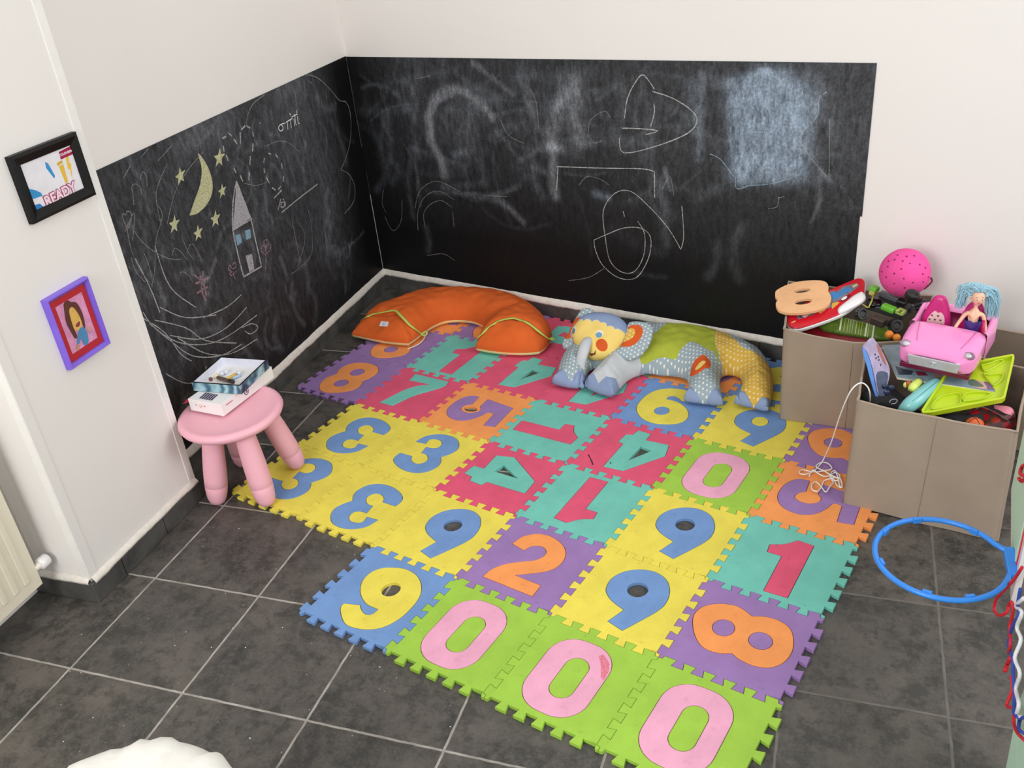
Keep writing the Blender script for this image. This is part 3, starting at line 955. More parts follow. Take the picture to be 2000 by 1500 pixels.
TILES = [  # i, j, base, number colour, glyph, turns, centre missing
    (3, 0, 'blue', 'yellow', '9c', 0, True), (4, 0, 'green', 'pink', '0', 0, False), (5, 0, 'green', 'pink', '0', 0, False), (6, 0, 'green', 'pink', '0', 0, False),
    (1, 1, 'yellow', 'blue', '3', 0, False), (2, 1, 'yellow', 'blue', '3', 2, False), (3, 1, 'yellow', 'blue', '9s', 0, True), (4, 1, 'purple', 'orange', '2', 0, False), (5, 1, 'yellow', 'blue', '9s', 0, True), (6, 1, 'purple', 'orange', '8', 0, False),
    (1, 2, 'yellow', 'blue', '3', 2, False), (2, 2, 'yellow', 'blue', '3', 0, False), (3, 2, 'red', 'teal', '4', 0, True), (4, 2, 'teal', 'red', '1', 2, False), (5, 2, 'yellow', 'blue', '9s', 0, True), (6, 2, 'teal', 'red', '1', 0, False),
    (0, 3, 'purple', 'orange', '8', 1, False), (1, 3, 'red', 'teal', '7', 0, False), (2, 3, 'orange', 'purple', '5', 0, True), (3, 3, 'teal', 'red', '1', 3, False), (4, 3, 'red', 'teal', '4', 3, True), (5, 3, 'green', 'pink', '0', 0, False), (6, 3, 'orange', 'purple', '5', 0, False),
    (0, 4, 'purple', 'orange', '8', 1, False), (1, 4, 'teal', 'red', '1', 0, False), (2, 4, 'red', 'teal', '4', 3, True), (3, 4, 'red', 'teal', '4', 3, False), (4, 4, 'blue', 'yellow', '9c', 2, False), (5, 4, 'yellow', 'blue', '9s', 0, False), (6, 4, 'purple', 'orange', '8', 0, False),
    (0, 5, 'orange', 'purple', '5', 0, False), (1, 5, 'purple', 'orange', '8', 1, False), (2, 5, 'red', 'teal', '4', 0, False), (3, 5, 'teal', 'red', '1', 0, False), (4, 5, 'orange', 'purple', '5', 2, False), (5, 5, 'blue', 'yellow', '9c', 2, False),
]
TLAB = {
 (3, 0): 'blue foam mat with yellow 9 at the front left corner, centre missing', (4, 0): 'green foam mat with pink 0 joined beside the blue mat with yellow 9',
 (5, 0): 'green foam mat whose pink 0 has red crayon strokes, middle of the front row', (6, 0): 'green foam mat with pink 0 at the front right corner of the mats',
 (1, 1): 'yellow foam mat with blue 3 under the front feet of the pink stool', (2, 1): 'yellow foam mat with backwards blue 3 cracked at the top, in the front yellow row',
 (3, 1): 'yellow foam mat with blue 9 left of the purple mat with orange 2', (4, 1): 'purple foam mat with orange number 2', (5, 1): 'yellow foam mat with blue 9 between the orange 2 and orange 8 mats',
 (6, 1): 'purple foam mat with orange 8 at the right edge near the front', (1, 2): 'yellow foam mat with backwards blue 3 next to bare floor, below the red 7 mat',
 (2, 2): 'yellow foam mat with blue 3 touching the orange mat with purple 5', (3, 2): 'red foam mat with teal 4 left of the upside-down red 1, triangle missing',
 (4, 2): 'teal foam mat with upside-down red 1 behind the purple 2 mat', (5, 2): 'yellow foam mat with blue 9 directly in front of the green 0 mat',
 (6, 2): 'teal foam mat with upright red 1 at the right edge beside the blue hoop', (0, 3): 'purple foam mat with whole orange 8 at the left corner of the mats',
 (1, 3): 'red foam mat with teal number 7', (2, 3): 'orange foam mat with purple 5 and a dark hole, behind the yellow 3 mats', (3, 3): 'teal foam mat with red 1 lying on its side',
 (4, 3): 'red foam mat with teal 4 scored by a black cut, left of the green 0', (5, 3): 'green foam mat with pink 0 in the middle of the back area',
 (6, 3): 'orange foam mat with purple 5 under the tangled white cord', (0, 4): 'purple foam mat half under the left end of the orange pillow', (1, 4): 'teal foam mat with red 1 in front of the orange pillow',
 (2, 4): 'red foam mat with teal 4 between the orange pillow and elephant', (3, 4): 'red foam mat mostly under the elephant front feet', (4, 4): 'blue foam mat with yellow 6 in front of the elephant',
 (5, 4): 'yellow foam mat with blue 9 beside the rear fabric bin', (6, 4): 'purple foam mat with orange 8 partly under the fabric bins',
 (0, 5): 'orange foam mat seen inside the curve of the orange pillow', (1, 5): 'purple foam mat under the middle of the orange pillow', (2, 5): 'red foam mat between orange pillow and elephant head against the skirting',
 (3, 5): 'teal foam mat hidden beneath the elephant head', (4, 5): 'orange foam mat beneath the elephant belly', (5, 5): 'blue foam mat beneath the elephant rear legs'}
for (i, j, cb_, cn, g, rot, miss) in TILES:
    o = thing('puzzle_mat', TLAB[(i, j)], 'play mat', group='interlocking number mats on the floor')
    e = edge((i, j), (i + 1, j)) + edge((i + 1, j), (i + 1, j + 1))[1:] + list(reversed(edge((i, j + 1), (i + 1, j + 1))))[1:] + list(reversed(edge((i, j), (i, j + 1))))[1:-1]
    go, gh = glyph(g, rot)
    S = lambda L: [((q[0] + i) * PT, (q[1] + j) * PT) for q in L]
    holes = [S(go)]
    if g == '5' and miss:
        c = S([(0.388, 0.502)])[0]
        holes = [S(go), ellipse(c[0], c[1], 0.0255, 0.0165)]
    c0, s0 = mw(i + 0.5, j + 0.5)
    Mr = Matrix.Translation((MX, MY, 0)) @ Matrix.Rotation(MR, 4, 'Z')
    ctr = Matrix.Translation((-c0, -s0, 0))
    zj = R.uniform(-0.0003, 0.0003)
    o.location = (c0, s0, 0)
    prism('foam_base', [(v.x, v.y) for v in e], holes, 0.0004, MT + zj, F[cb_], o, ctr @ Mr, 0.0009, 0.0005)
    nb = prism('number_inlay', S(go), [S(h) for h in gh], 0.0004, MT + zj + R.uniform(0, 0.0004), F[cn], o, ctr @ Mr, 0.0009, 0.0008)
    if not miss:
        for h in gh:
            prism('inlay_centre', S(h), [], 0.0004, MT + zj, F[cb_], o, ctr @ Mr, 0.0007, 0.0005)
    if (i, j) == (5, 0):
        Q = S([(0.60, 0.82), (0.69, 0.76), (0.725, 0.68), (0.735, 0.58), (0.70, 0.60), (0.66, 0.68), (0.62, 0.74), (0.585, 0.78)])
        prism('crayon_mark', Q, [], MT + 0.0003, MT + 0.0010, mat_chalk('red_crayon', (226, 96, 110), 0.5, 0.7), nb, ctr @ Mr, 0)
    if (i, j) == (4, 3):
        for L in ([(0.12, 0.25), (0.20, 0.17), (0.26, 0.10)], [(0.40, 0.22), (0.42, 0.20)]):
            V, Fc = [], []
            pts = catmull([(q[0], q[1]) for q in S(L)], False, 4)
            ribbon_vf(pts, 0.003, lambda x, y, z: ctr @ Mr @ Vector((x, y, z)), V, Fc, MT + 0.0012)
            mesh('pen_mark', V, Fc, mat('black_ink', (20, 22, 22), 0.6), nb)

# white crumbs scattered on the dark tiles
V, Fc = [], []
for k in range(80):
    if k < 82:
        q = pz(R.uniform(60, 900), R.uniform(1000, 1500), 0)
    else:
        q = pz(R.uniform(1560, 1960), R.uniform(1250, 1500), 0)
    d = Vector((q.x - MX, q.y - MY, 0))
    a, b = (d.x * cM + d.y * sM) / PT, (-d.x * sM + d.y * cM) / PT
    if any(i - 0.06 < a < i + 1.06 and j - 0.06 < b < j + 1.06 for (i, j, *_r) in TILES) or q.x < PX + 0.03:
        continue
    r = R.choice((0.0007, 0.0009, 0.0012, 0.0016))
    v, f = ball_vf((q.x, q.y, r * 0.6), r, 6, 4, (R.uniform(0.7, 1.8), 1, 0.6))
    Fc += [tuple(len(V) + i for i in ff) for ff in f]
    V += v
cr = mesh('crumbs', V, Fc, mat('crumb_white', (232, 230, 226), 0.8))
tag(cr, 'tiny white crumbs scattered over the dark floor tiles', 'crumbs')
cr['kind'] = 'stuff'

# ================================================================== SOFT CUSHIONS
def seg_dist(X, Y, P, closed=True):
    P = np.array([(p[0], p[1]) for p in P])
    best = np.full(len(X), 9.0)
    n = len(P)
    for i in range(n if closed else n - 1):
        a, b = P[i], P[(i + 1) % n]
        d = b - a
        t = np.clip(((X - a[0]) * d[0] + (Y - a[1]) * d[1]) / max(1e-12, d @ d), 0, 1)
        best = np.minimum(best, np.hypot(X - a[0] - t * d[0], Y - a[1] - t * d[1]))
    return best

def cushion(name, outline, M, H, D, mats, parent, regions=(), zs=0.0, zb=None, step=0.0075, creases=(), warp=None, bottom_mat=None, bottom_name=None, power=1.0, wr=0.0008, swell=None):
    """stuffed shape: outline and regions in local metres, M local -> world, seam at height zs, bottom floor at zb"""
    out = ccw(clean([Vector((p[0], p[1])) for p in outline], 1e-4))
    X0, X1 = min(p.x for p in out), max(p.x for p in out)
    Y0, Y1 = min(p.y for p in out), max(p.y for p in out)
    pts = list(out)
    n = len(out)
    edges = [(i, (i + 1) % n) for i in range(n)]
    for poly, mi in regions:
        b = len(pts)
        q = clean([Vector((p[0], p[1])) for p in poly], 1e-4)
        pts += q
        edges += [(b + i, b + (i + 1) % len(q)) for i in range(len(q))]
    extra = []
    for d in (0.0012, 0.0035, 0.0075):
        extra += [Vector((p.x, p.y)) for p in offset_loop(out, d)]
    gx, gy = np.meshgrid(np.arange(X0, X1, step), np.arange(Y0, Y1, step))
    gx[::2] += step / 2
    extra += [Vector((a, b)) for a, b in zip(gx.ravel(), gy.ravel())]
    EX = np.array([p.x for p in extra])
    EY = np.array([p.y for p in extra])
    dd = seg_dist(EX, EY, out)
    ok = in_poly(EX, EY, out) & (dd > 0.0009)
    rng_grid = np.arange(len(extra)) >= 3 * n
    ok &= ~(rng_grid & (dd < 0.010))
    for poly, mi in regions:
        ok &= seg_dist(EX, EY, poly) > step * 0.35
    pts += [extra[i] for i in np.nonzero(ok)[0]]
    r = delaunay_2d_cdt(pts, edges, [], 0, 1e-6)
    V2, F2 = r[0], r[2]
    X = np.array([v[0] for v in V2])
    Y = np.array([v[1] for v in V2])
    cx = np.array([(X[f[0]] + X[f[1]] + X[f[2]]) / 3 for f in F2])
    cy = np.array([(Y[f[0]] + Y[f[1]] + Y[f[2]]) / 3 for f in F2])
    keep = in_poly(cx, cy, out)
    mi = np.zeros(len(F2), int)
    for poly, k in regions:
        mi[in_poly(cx, cy, poly)] = k
    d = seg_dist(X, Y, out)
    d[d < 2e-5] = 0
    t = np.clip(d / D, 0, 1)
    prof = np.sqrt(np.clip(1 - (1 - t) ** 2, 0, 1)) ** power
    hh = prof * H
    if swell is not None:
        hh = hh * swell(X, Y)
    for cl, dep, wd in creases:
        hh = hh - dep * np.exp(-(seg_dist(X, Y, cl, False) / wd) ** 2) * prof
    ph = NR.uniform(0, 6.28, 6)
    hh = hh + prof * wr * (np.sin(X * 95 + ph[0] + 2 * np.sin(Y * 60 + ph[1])) + np.sin(Y * 120 + ph[2] + 2 * np.sin(X * 45)))
    W = warp(X, Y) if warp is not None else 0 * X
    Z = zs + W + hh
    Vt = [M @ Vector((X[i], Y[i], Z[i])) for i in range(len(X))]
    Ft, Mi = [], []
    for k in np.nonzero(keep)[0]:
        a, b, c = F2[k]
        if (X[b] - X[a]) * (Y[c] - Y[a]) - (X[c] - X[a]) * (Y[b] - Y[a]) < 0:
            b, c = c, b
        Ft.append((a, b, c))
        Mi.append(int(mi[k]))
    if zb is None:
        Zb = zs + W - hh
    else:
        Zb = zb + (zs + W - zb) * (1 - np.sqrt(np.clip(1 - (1 - np.clip(d / min(D, 0.035), 0, 1)) ** 2, 0, 1)))
    Vb = [M @ Vector((X[i], Y[i], Zb[i])) for i in range(len(X))]
    Fb = [(c, b, a) for a, b, c in Ft]
    def used(V, Fc):
        u = sorted({i for f in Fc for i in f})
        mp = {q: i for i, q in enumerate(u)}
        return [V[q] for q in u], [tuple(mp[i] for i in f) for f in Fc], u
    if bottom_mat is not None:
        Va, Fa, u = used(Vt, Ft)
        o = mesh(name, Va, Fa, mats, parent, True, Mi)
        Vc, Fc2, u2 = used(Vb, Fb)
        mesh(bottom_name, Vc, Fc2, bottom_mat, parent, True)
    else:
        nz = len(Vt)
        edge_v = d <= 0
        Fb2 = [tuple(q if edge_v[q] else q + nz for q in f) for f in Fb]
        Va, Fa, u = used(Vt + Vb, Ft + Fb2)
        u = [q % nz for q in u]
        o = mesh(name, Va, Fa, mats, parent, True, Mi + Mi)
    uv = o.data.uv_layers.new(name='UVMap')
    UX, UY = X[u], Y[u]
    li = np.empty(len(o.data.loops), dtype=np.int32)
    o.data.loops.foreach_get('vertex_index', li)
    co = np.empty((len(li), 2), dtype=np.float32)
    co[:, 0] = UX[li]
    co[:, 1] = UY[li]
    uv.data.foreach_set('uv', co.ravel())
    return o

def bvh_of(objs):
    V, Fc = [], []
    for o in objs:
        b = len(V)
        V += [o.matrix_world @ v.co for v in o.data.vertices]
        Fc += [tuple(b + i for i in p.vertices) for p in o.data.polygons]
    return BVHTree.FromPolygons(V, Fc)

def hit(T, u, v, off=0.001, default=0.03):
    d = ray(u, v).normalized()
    h = T.ray_cast(CAM, d)
    if h[0] is None:
        return pz(u, v, default)
    nn = h[1] if h[1].dot(d) < 0 else -h[1]
    return h[0] + nn * off

# ---------------------------------------------------------------- orange U-shaped pillow
def Z5(x, y):
    return (660 + x / 4.348, 520 + y / 4.348)
ORANGE = fabric('orange_cotton', (216, 98, 40), 0.09)
CREAMF = fabric('cream_cotton', (244, 224, 160), 0.06)
def op(x, y, z, *c):
    q = pz(*Z5(x, y), z)
    return (q.x, q.y) + c
ol = [op(118, 592, .03, 'c'), op(190, 510, .035), op(290, 405, .05), op(430, 330, .065), op(600, 262, .07), op(800, 215, .07), op(1000, 205, .07), op(1200, 210, .07), op(1400, 232, .07), op(1560, 278, .07),
      op(1690, 360, .065), op(1775, 455, .06), op(1815, 560, .05), op(1775, 680, .035), op(1715, 742, .028, 'c'), op(1600, 752, .028), op(1450, 750, .028), op(1300, 735, .028), op(1172, 712, .028, 'c'),
      op(1195, 640, .035), op(1225, 560, .04), op(1240, 500, .045), op(1150, 455, .045), op(1020, 440, .045), op(900, 452, .045), op(800, 495, .045), op(720, 560, .04), op(665, 620, .032), op(603, 672, .028, 'c'),
      op(450, 660, .028), op(330, 640, .028), op(210, 612, .03)]
outl = [(p.x, p.y) for p in catmull(ol, True, 5)]
PIL = tag(thing('nursing_pillow', '', '', pz(900, 640, 0.011)), 'orange U-shaped stuffed pillow with cream underside and green ties, left of the plush elephant', 'pillow')
PIL.location = (0, 0, 0)
cl1 = [op(x, y, z)[:2] for x, y, z in [(195, 465, .05), (300, 410, .09), (480, 378, .12), (560, 450, .11), (640, 530, .09), (720, 580, .05)]]
cl2 = [op(x, y, z)[:2] for x, y, z in [(1190, 620, .05), (1280, 530, .09), (1380, 465, .11), (1500, 445, .12), (1600, 480, .11), (1700, 555, .09), (1800, 630, .05)]]
cl3 = [op(x, y, z)[:2] for x, y, z in [(1240, 500, .05), (1260, 400, .11), (1330, 330, .13), (1450, 300, .13)]]
def pil_swell(X, Y):
    f = np.ones(len(X))
    for (x, y, r, k) in ((150, 590, 0.11, 0.55), (600, 660, 0.07, 0.35), (1200, 705, 0.07, 0.35), (1710, 735, 0.07, 0.3), (330, 600, 0.08, 0.25)):
        q = op(x, y, 0.04)
        f = f - k * np.exp(-(np.hypot(X - q[0], Y - q[1]) / r) ** 2)
    return np.clip(f, 0.25, 1)
cush = cushion('cover', outl, Matrix(), 0.088, 0.105, ORANGE, PIL, zs=0.036, zb=0.0135, step=0.009, creases=[(cl1, 0.016, 0.011), (cl2, 0.016, 0.011), (cl3, 0.010, 0.03)],
               bottom_mat=CREAMF, bottom_name='underside', wr=0.0012, swell=pil_swell)
TP = bvh_of([cush])
GT = mat('green_ribbon', (190, 205, 96), 0.6, 0.06)
tube('tie', [hit(TP, *Z5(*q), 0.0045) for q in [(195, 465), (245, 440), (300, 412), (360, 397), (420, 386), (490, 378), (530, 412), (570, 455), (610, 500), (650, 535), (690, 565), (715, 578)]], 0.0066, GT, PIL, 6, 0.4, up=(0, 0, 1), sub=3)
kn = hit(TP, *Z5(700, 572), 0.006)
tube('tie_knot', [kn + Vector(q) for q in [(0, 0, 0), (0.012, 0.010, 0.006), (0.022, 0.004, 0.004), (0.02, -0.006, -0.002), (0.006, -0.006, -0.002), (-0.004, 0, 0)]], 0.0042, GT, PIL, 6, 0.5, up=(0, 0, 1), sub=4)
tube('cord_end', [kn + Vector((0.012, -0.002, -0.002))] + [pz(*Z5(*q), z) for q, z in [((740, 600), 0.02), ((700, 650), 0.016), ((650, 680), 0.014), ((590, 702), 0.0135)]], 0.0019, mat('white_cord', (236, 232, 222), 0.6), PIL, 6, sub=4)
tube('tie', [hit(TP, *Z5(*q), 0.0045) for q in [(1192, 618), (1235, 575), (1280, 530), (1330, 495), (1380, 468), (1440, 450), (1500, 445), (1555, 462), (1600, 486), (1650, 520), (1700, 556), (1745, 592), (1785, 622)]], 0.0066, GT, PIL, 6, 0.4, up=(0, 0, 1), sub=3)
kn = hit(TP, *Z5(1790, 615), 0.004)
tube('tie_knot', [kn + Vector(q) for q in [(-0.004, 0, 0), (0.008, -0.004, 0), (0.016, 0, -0.006), (0.012, 0.01, -0.004), (0.002, 0.008, 0)]], 0.0042, GT, PIL, 6, 0.5, up=(0, 0, 1), sub=4)
L4 = [hit(TP, *Z5(*q), 0.0012) for q in [(352, 508), (422, 515), (435, 474), (368, 468)]]
mesh('care_label', L4, [(0, 1, 2, 3)], mat('white_label', (240, 240, 244), 0.5), PIL)
V, Fc = [], []
for k in range(4):
    a = L4[0].lerp(L4[3], 0.25 + 0.15 * k)
    b = L4[1].lerp(L4[2], 0.25 + 0.15 * k)
    p0, p1 = a.lerp(b, 0.3), a.lerp(b, 0.55 + 0.06 * (k % 2))
    ww = (L4[3] - L4[0]) * 0.04
    V += [p0 + Vector((0, 0, 0.0006)), p1 + Vector((0, 0, 0.0006)), p1 + ww + Vector((0, 0, 0.0006)), p0 + ww + Vector((0, 0, 0.0006))]
    Fc.append((4 * k, 4 * k + 1, 4 * k + 2, 4 * k + 3))
mesh('label_print', V, Fc, mat('blue_ink', (110, 130, 190), 0.6), PIL)

# ---------------------------------------------------------------- stuffed elephant
def Z6(x, y):
    return (1060 + x / 4.1667, 580 + y / 4.1667)
GB = (138, 158, 172)
E_DOT = mat_dots('grey_dotted_cotton', (158, 176, 184), n=72)
E_YEL = mat_dots('yellow_dotted_cotton', (226, 184, 74), (240, 222, 180), n=72)
E_GRN = fabric('green_velour', (172, 182, 62), 0.14)
E_BLU = fabric('slate_blue_cotton', (138, 156, 190), 0.08)
E_WHT = fabric('pale_grey_cotton', (196, 200, 204), 0.06)
E_ORG = fabric('rust_felt', (214, 92, 40), 0.08)
E_CRM = fabric('straw_yellow_cotton', (240, 210, 120), 0.05)
E_EYE = fabric('eye_blue_felt', (112, 160, 190), 0.05)
E_EYW = fabric('eye_white_felt', (232, 228, 214), 0.03)
EL = tag(thing('plush_elephant', '', ''), 'patchwork plush elephant cushion in dotted blue, green and yellow lying by the back wall', 'stuffed toy')
def ep(x, y, z=0.04, *c):
    q = pz(*Z6(x, y), z)
    return (q.x, q.y) + c
ol = [ep(600, 230, .09), ep(700, 200, .085), ep(850, 200, .085), ep(1000, 203, .085), ep(1120, 208, .085), ep(1260, 222, .085), ep(1370, 250, .08), ep(1470, 290, .075), ep(1570, 330, .07), ep(1680, 385, .065), ep(1770, 440, .06),
      ep(1820, 500, .055), ep(1850, 570, .05), ep(1872, 650, .045), ep(1876, 750, .035), ep(1858, 860, .028), ep(1835, 955, .018, 'c'), ep(1700, 922, .02), ep(1555, 888, .018, 'c'), ep(1592, 830, .025), ep(1618, 740, .035), ep(1618, 660, .04),
      ep(1580, 612, .045), ep(1520, 600, .045), ep(1465, 618, .045), ep(1442, 680, .04), ep(1450, 770, .032), ep(1467, 905, .018, 'c'), ep(1300, 888, .02), ep(1147, 865, .018, 'c'), ep(1178, 790, .028), ep(1188, 700, .038), ep(1165, 645, .042),
      ep(1090, 612, .045), ep(950, 602, .045), ep(860, 588, .045), ep(780, 605, .045), ep(700, 655, .04), ep(645, 725, .032), ep(605, 790, .024), ep(580, 838, .018, 'c'), ep(450, 800, .02), ep(325, 748, .018, 'c'), ep(395, 680, .028), ep(440, 620, .036), ep(470, 575, .04),
      ep(430, 560, .04), ep(385, 590, .036), ep(360, 650, .03), ep(340, 766, .018, 'c'), ep(200, 752, .02), ep(78, 725, .018, 'c'), ep(118, 660, .028), ep(135, 570, .038), ep(175, 480, .045), ep(250, 420, .05), ep(320, 330, .06), ep(420, 260, .08)]
body_o = [(p.x, p.y) for p in catmull(ol, True, 5)]
def rg(L, z=0.09, sub=3):
    return [(p.x, p.y) for p in catmull([ep(q[0], q[1], q[2] if len(q) > 2 else z) for q in L], True, sub)]
def rgc(L, z=0.09):
    return [(ep(q[0], q[1], q[2] if len(q) > 2 else z)) for q in L]
reg = [
    (rg([(1050, 190), (1150, 170), (1250, 180), (1360, 205), (1430, 250), (1405, 300), (1400, 380), (1440, 470), (1390, 440), (1310, 425), (1220, 435, .085), (1130, 480, .08), (1085, 535, .07), (1000, 538, .065), (900, 526, .07), (800, 535, .07), (780, 490, .09), (850, 400, .11), (890, 310, .12), (960, 260, .12)], 0.11), 2),
    (rg([(1430, 250, .1), (1475, 275, .1), (1540, 360, .1), (1640, 440, .1), (1760, 490, .09), (1860, 560, .07), (1920, 650, .05), (1920, 900, .03), (1800, 940, .02), (1680, 930, .03), (1580, 840, .03), (1590, 700, .05), (1560, 620, .06), (1540, 575, .07), (1490, 545, .08), (1450, 480, .1), (1402, 380, .11), (1404, 300, .11)], 0.1), 1),
    (rgc([(500, 560, .07), (620, 490, .08), (775, 490, .08), (805, 560, .06), (740, 640, .04), (640, 760, .03), (585, 830, .02), (470, 800, .03), (330, 740, .03), (390, 680, .035), (440, 610, .05)]), 4),
    (rgc([(1560, 800, .035), (1610, 808, .04), (1665, 835, .045), (1716, 884, .04), (1780, 858, .045), (1850, 862, .035), (1900, 870, .03), (1890, 990, .01), (1500, 940, .01), (1530, 850, .02)]), 3),
    (rgc([(1140, 775, .035), (1190, 782, .04), (1255, 800, .05), (1312, 862, .04), (1370, 802, .05), (1450, 792, .04), (1520, 790, .03), (1500, 950, .01), (1100, 910, .01), (1110, 800, .03)]), 3),
    (rgc([(395, 672, .04), (420, 690, .045), (455, 750, .035), (520, 715, .045), (600, 735, .035), (650, 760, .03), (600, 880, .01), (290, 790, .01), (330, 690, .02)]), 3),
    (rgc([(110, 640, .03), (180, 658, .045), (232, 720, .035), (290, 655, .045), (345, 665, .035), (380, 680, .03), (352, 800, .01), (40, 770, .01), (60, 690, .02)]), 3),
    (rg([(1200, 585), (1225, 545), (1290, 528), (1350, 540), (1370, 572), (1345, 610), (1285, 628), (1222, 620)], 0.085), 5),
    (rg([(1242, 585), (1285, 565), (1328, 575), (1290, 600), (1250, 602)], 0.085), 6),
    (rg([(1570, 325), (1620, 330), (1680, 365), (1650, 385), (1600, 365)], 0.09), 6),
    (rg([(760, 178), (880, 178), (860, 192), (790, 192)], 0.1), 2),
]
def el_swell(X, Y):
    # fullest in the trunk of the body, thinner towards the feet
    f = np.ones(len(X))
    for (x, y, z) in ((1700, 900, .02), (1300, 870, .02), (450, 790, .02), (200, 740, .02)):
        q = pz(*Z6(x, y), z)
        f = f - 0.45 * np.exp(-(np.hypot(X - q.x, Y - q.y) / 0.055) ** 2)
    return f
cz = [([ep(a, b, .08)[:2], ep(c, d, .08)[:2]], 0.006, 0.006) for a, b, c, d in [(1640, 560, 1840, 540), (1620, 600, 1850, 590), (1630, 650, 1850, 640), (1460, 560, 1500, 480), (1200, 640, 1440, 650), (560, 600, 680, 640)]]
body = cushion('body', body_o, Matrix(), 0.088, 0.115, [E_DOT, E_YEL, E_GRN, E_BLU, E_WHT, E_ORG, E_CRM], EL, regions=reg, zs=0.034, zb=0.0135, step=0.0075, creases=cz, swell=el_swell, wr=0.0010)
# head, ears, trunk on a plane leaning back towards the wall
hn = Vector((-0.10, -0.62, 0.78)).normalized()
ho = pz(*Z6(455, 330), 0.125)
HM = frame_at(ho, BD, hn)
HI = HM.inverted()
def hp2(x, y, *c):
    q = HI @ ppl(*Z6(x, y), ho, hn)
    return (q.x, q.y) + c
head_o = [(p.x, p.y) for p in catmull([hp2(*q) for q in [(238, 290), (262, 235), (310, 170), (370, 138), (450, 130), (560, 142), (640, 180), (690, 235), (700, 310), (670, 380), (610, 440), (550, 488), (465, 512), (390, 508), (340, 480), (290, 420), (248, 360)]], True, 6)]
def hr(L, sub=1):
    return [(p.x, p.y) for p in catmull([hp2(*q) for q in L], True, sub)] if sub > 1 else [hp2(*q) for q in L]
cap = [(210, 200), (280, 225), (318, 208), (345, 212), (362, 232), (380, 218), (408, 216), (432, 240), (448, 228), (480, 226), (505, 252), (520, 246), (548, 254), (556, 282), (580, 276), (606, 284), (618, 304), (645, 298), (668, 306), (690, 322), (760, 320), (740, 120), (500, 60), (300, 80)]
def el2(cx, cy, rx, ry, rot=0):
    return hr([(cx + rx * math.cos(a), cy + ry * math.sin(a)) for a in [2 * PI * k / 20 for k in range(20)]])
face_reg = [(hr([(x, y + 5) for x, y in cap]), 6), (hr(cap), 3), (el2(510, 428, 47, 45), 1), (el2(247, 358, 12, 26), 1), (el2(496, 340, 32, 28), 2), (el2(489, 351, 27, 23), 4), (el2(276, 292, 24, 32), 2), (el2(270, 300, 17, 24), 5),
            (hr([(385, 470), (405, 486), (440, 486), (458, 462), (452, 492), (410, 500)]), 7)]
BRN = fabric('brown_felt', (120, 66, 44), 0.05)
head = cushion('head', head_o, HM, 0.042, 0.055, [E_CRM, E_ORG, E_EYW, E_BLU, E_EYE, fabric('eye_grey_felt', (120, 128, 134), 0.05), E_WHT, BRN], EL, regions=face_reg, step=0.006, wr=0.0006)
eo = ho + hn * 0.008
EM = frame_at(eo, BD, (Vector((0.25, -0.6, 0.75))).normalized())
en = EM.to_3x3() @ Vector((0, 0, 1))
EI = EM.inverted()
def e2(L, sub=1):
    P = [EI @ ppl(*Z6(x, y), eo, en) for x, y in L]
    P = [(q.x, q.y) for q in P]
    return [(p.x, p.y) for p in catmull(P, True, sub)] if sub > 1 else P
cushion('ear', e2([(690, 240), (722, 206), (800, 204), (868, 222), (898, 262), (888, 345), (842, 430), (782, 490), (705, 516), (635, 498), (592, 452), (640, 400)], 5), EM, 0.014, 0.02, [E_DOT, E_ORG, E_YEL], EL,
        regions=[(e2([(705, 262), (745, 245), (800, 248), (824, 285), (812, 340), (765, 395), (710, 420), (655, 418), (632, 402), (690, 350)], 3), 1), (e2([(700, 285), (728, 270), (756, 282), (760, 312), (735, 350), (700, 370), (665, 375), (680, 330)], 3), 2)], step=0.006, wr=0.0004)
lo2 = ho - hn * 0.012
LM = frame_at(lo2, BD, Vector((-0.5, -0.4, 0.75)))
ln = LM.to_3x3() @ Vector((0, 0, 1))
LI = LM.inverted()
def l2(L, sub=5):
    P = [LI @ ppl(*Z6(x, y), lo2, ln) for x, y in L]
    return [(p.x, p.y) for p in catmull([(q.x, q.y) for q in P], True, sub)]
cushion('ear', l2([(415, 118), (390, 96), (345, 92), (310, 115), (275, 165), (240, 225), (215, 290), (175, 345), (160, 385), (172, 420), (215, 420), (250, 395), (300, 300), (360, 200)]), LM, 0.010, 0.015, [E_DOT, E_ORG], EL,
        regions=[(l2([(255, 200), (315, 172), (318, 190), (262, 240), (235, 300), (232, 345), (185, 350), (200, 310)], 3), 1)], step=0.006, wr=0.0003)
tr = [(ppl(*Z6(x, y), ho + hn * h, hn)) for x, y, h in [(372, 350, 0.036), (352, 380, 0.05), (335, 430, 0.055), (318, 490, 0.05), (308, 545, 0.04), (318, 606, 0.030)]]
tube('trunk', tr, [0.0170, 0.0205, 0.0210, 0.0200, 0.0180, 0.0110], E_WHT, EL, 16, 0.75, up=hn, sub=4)

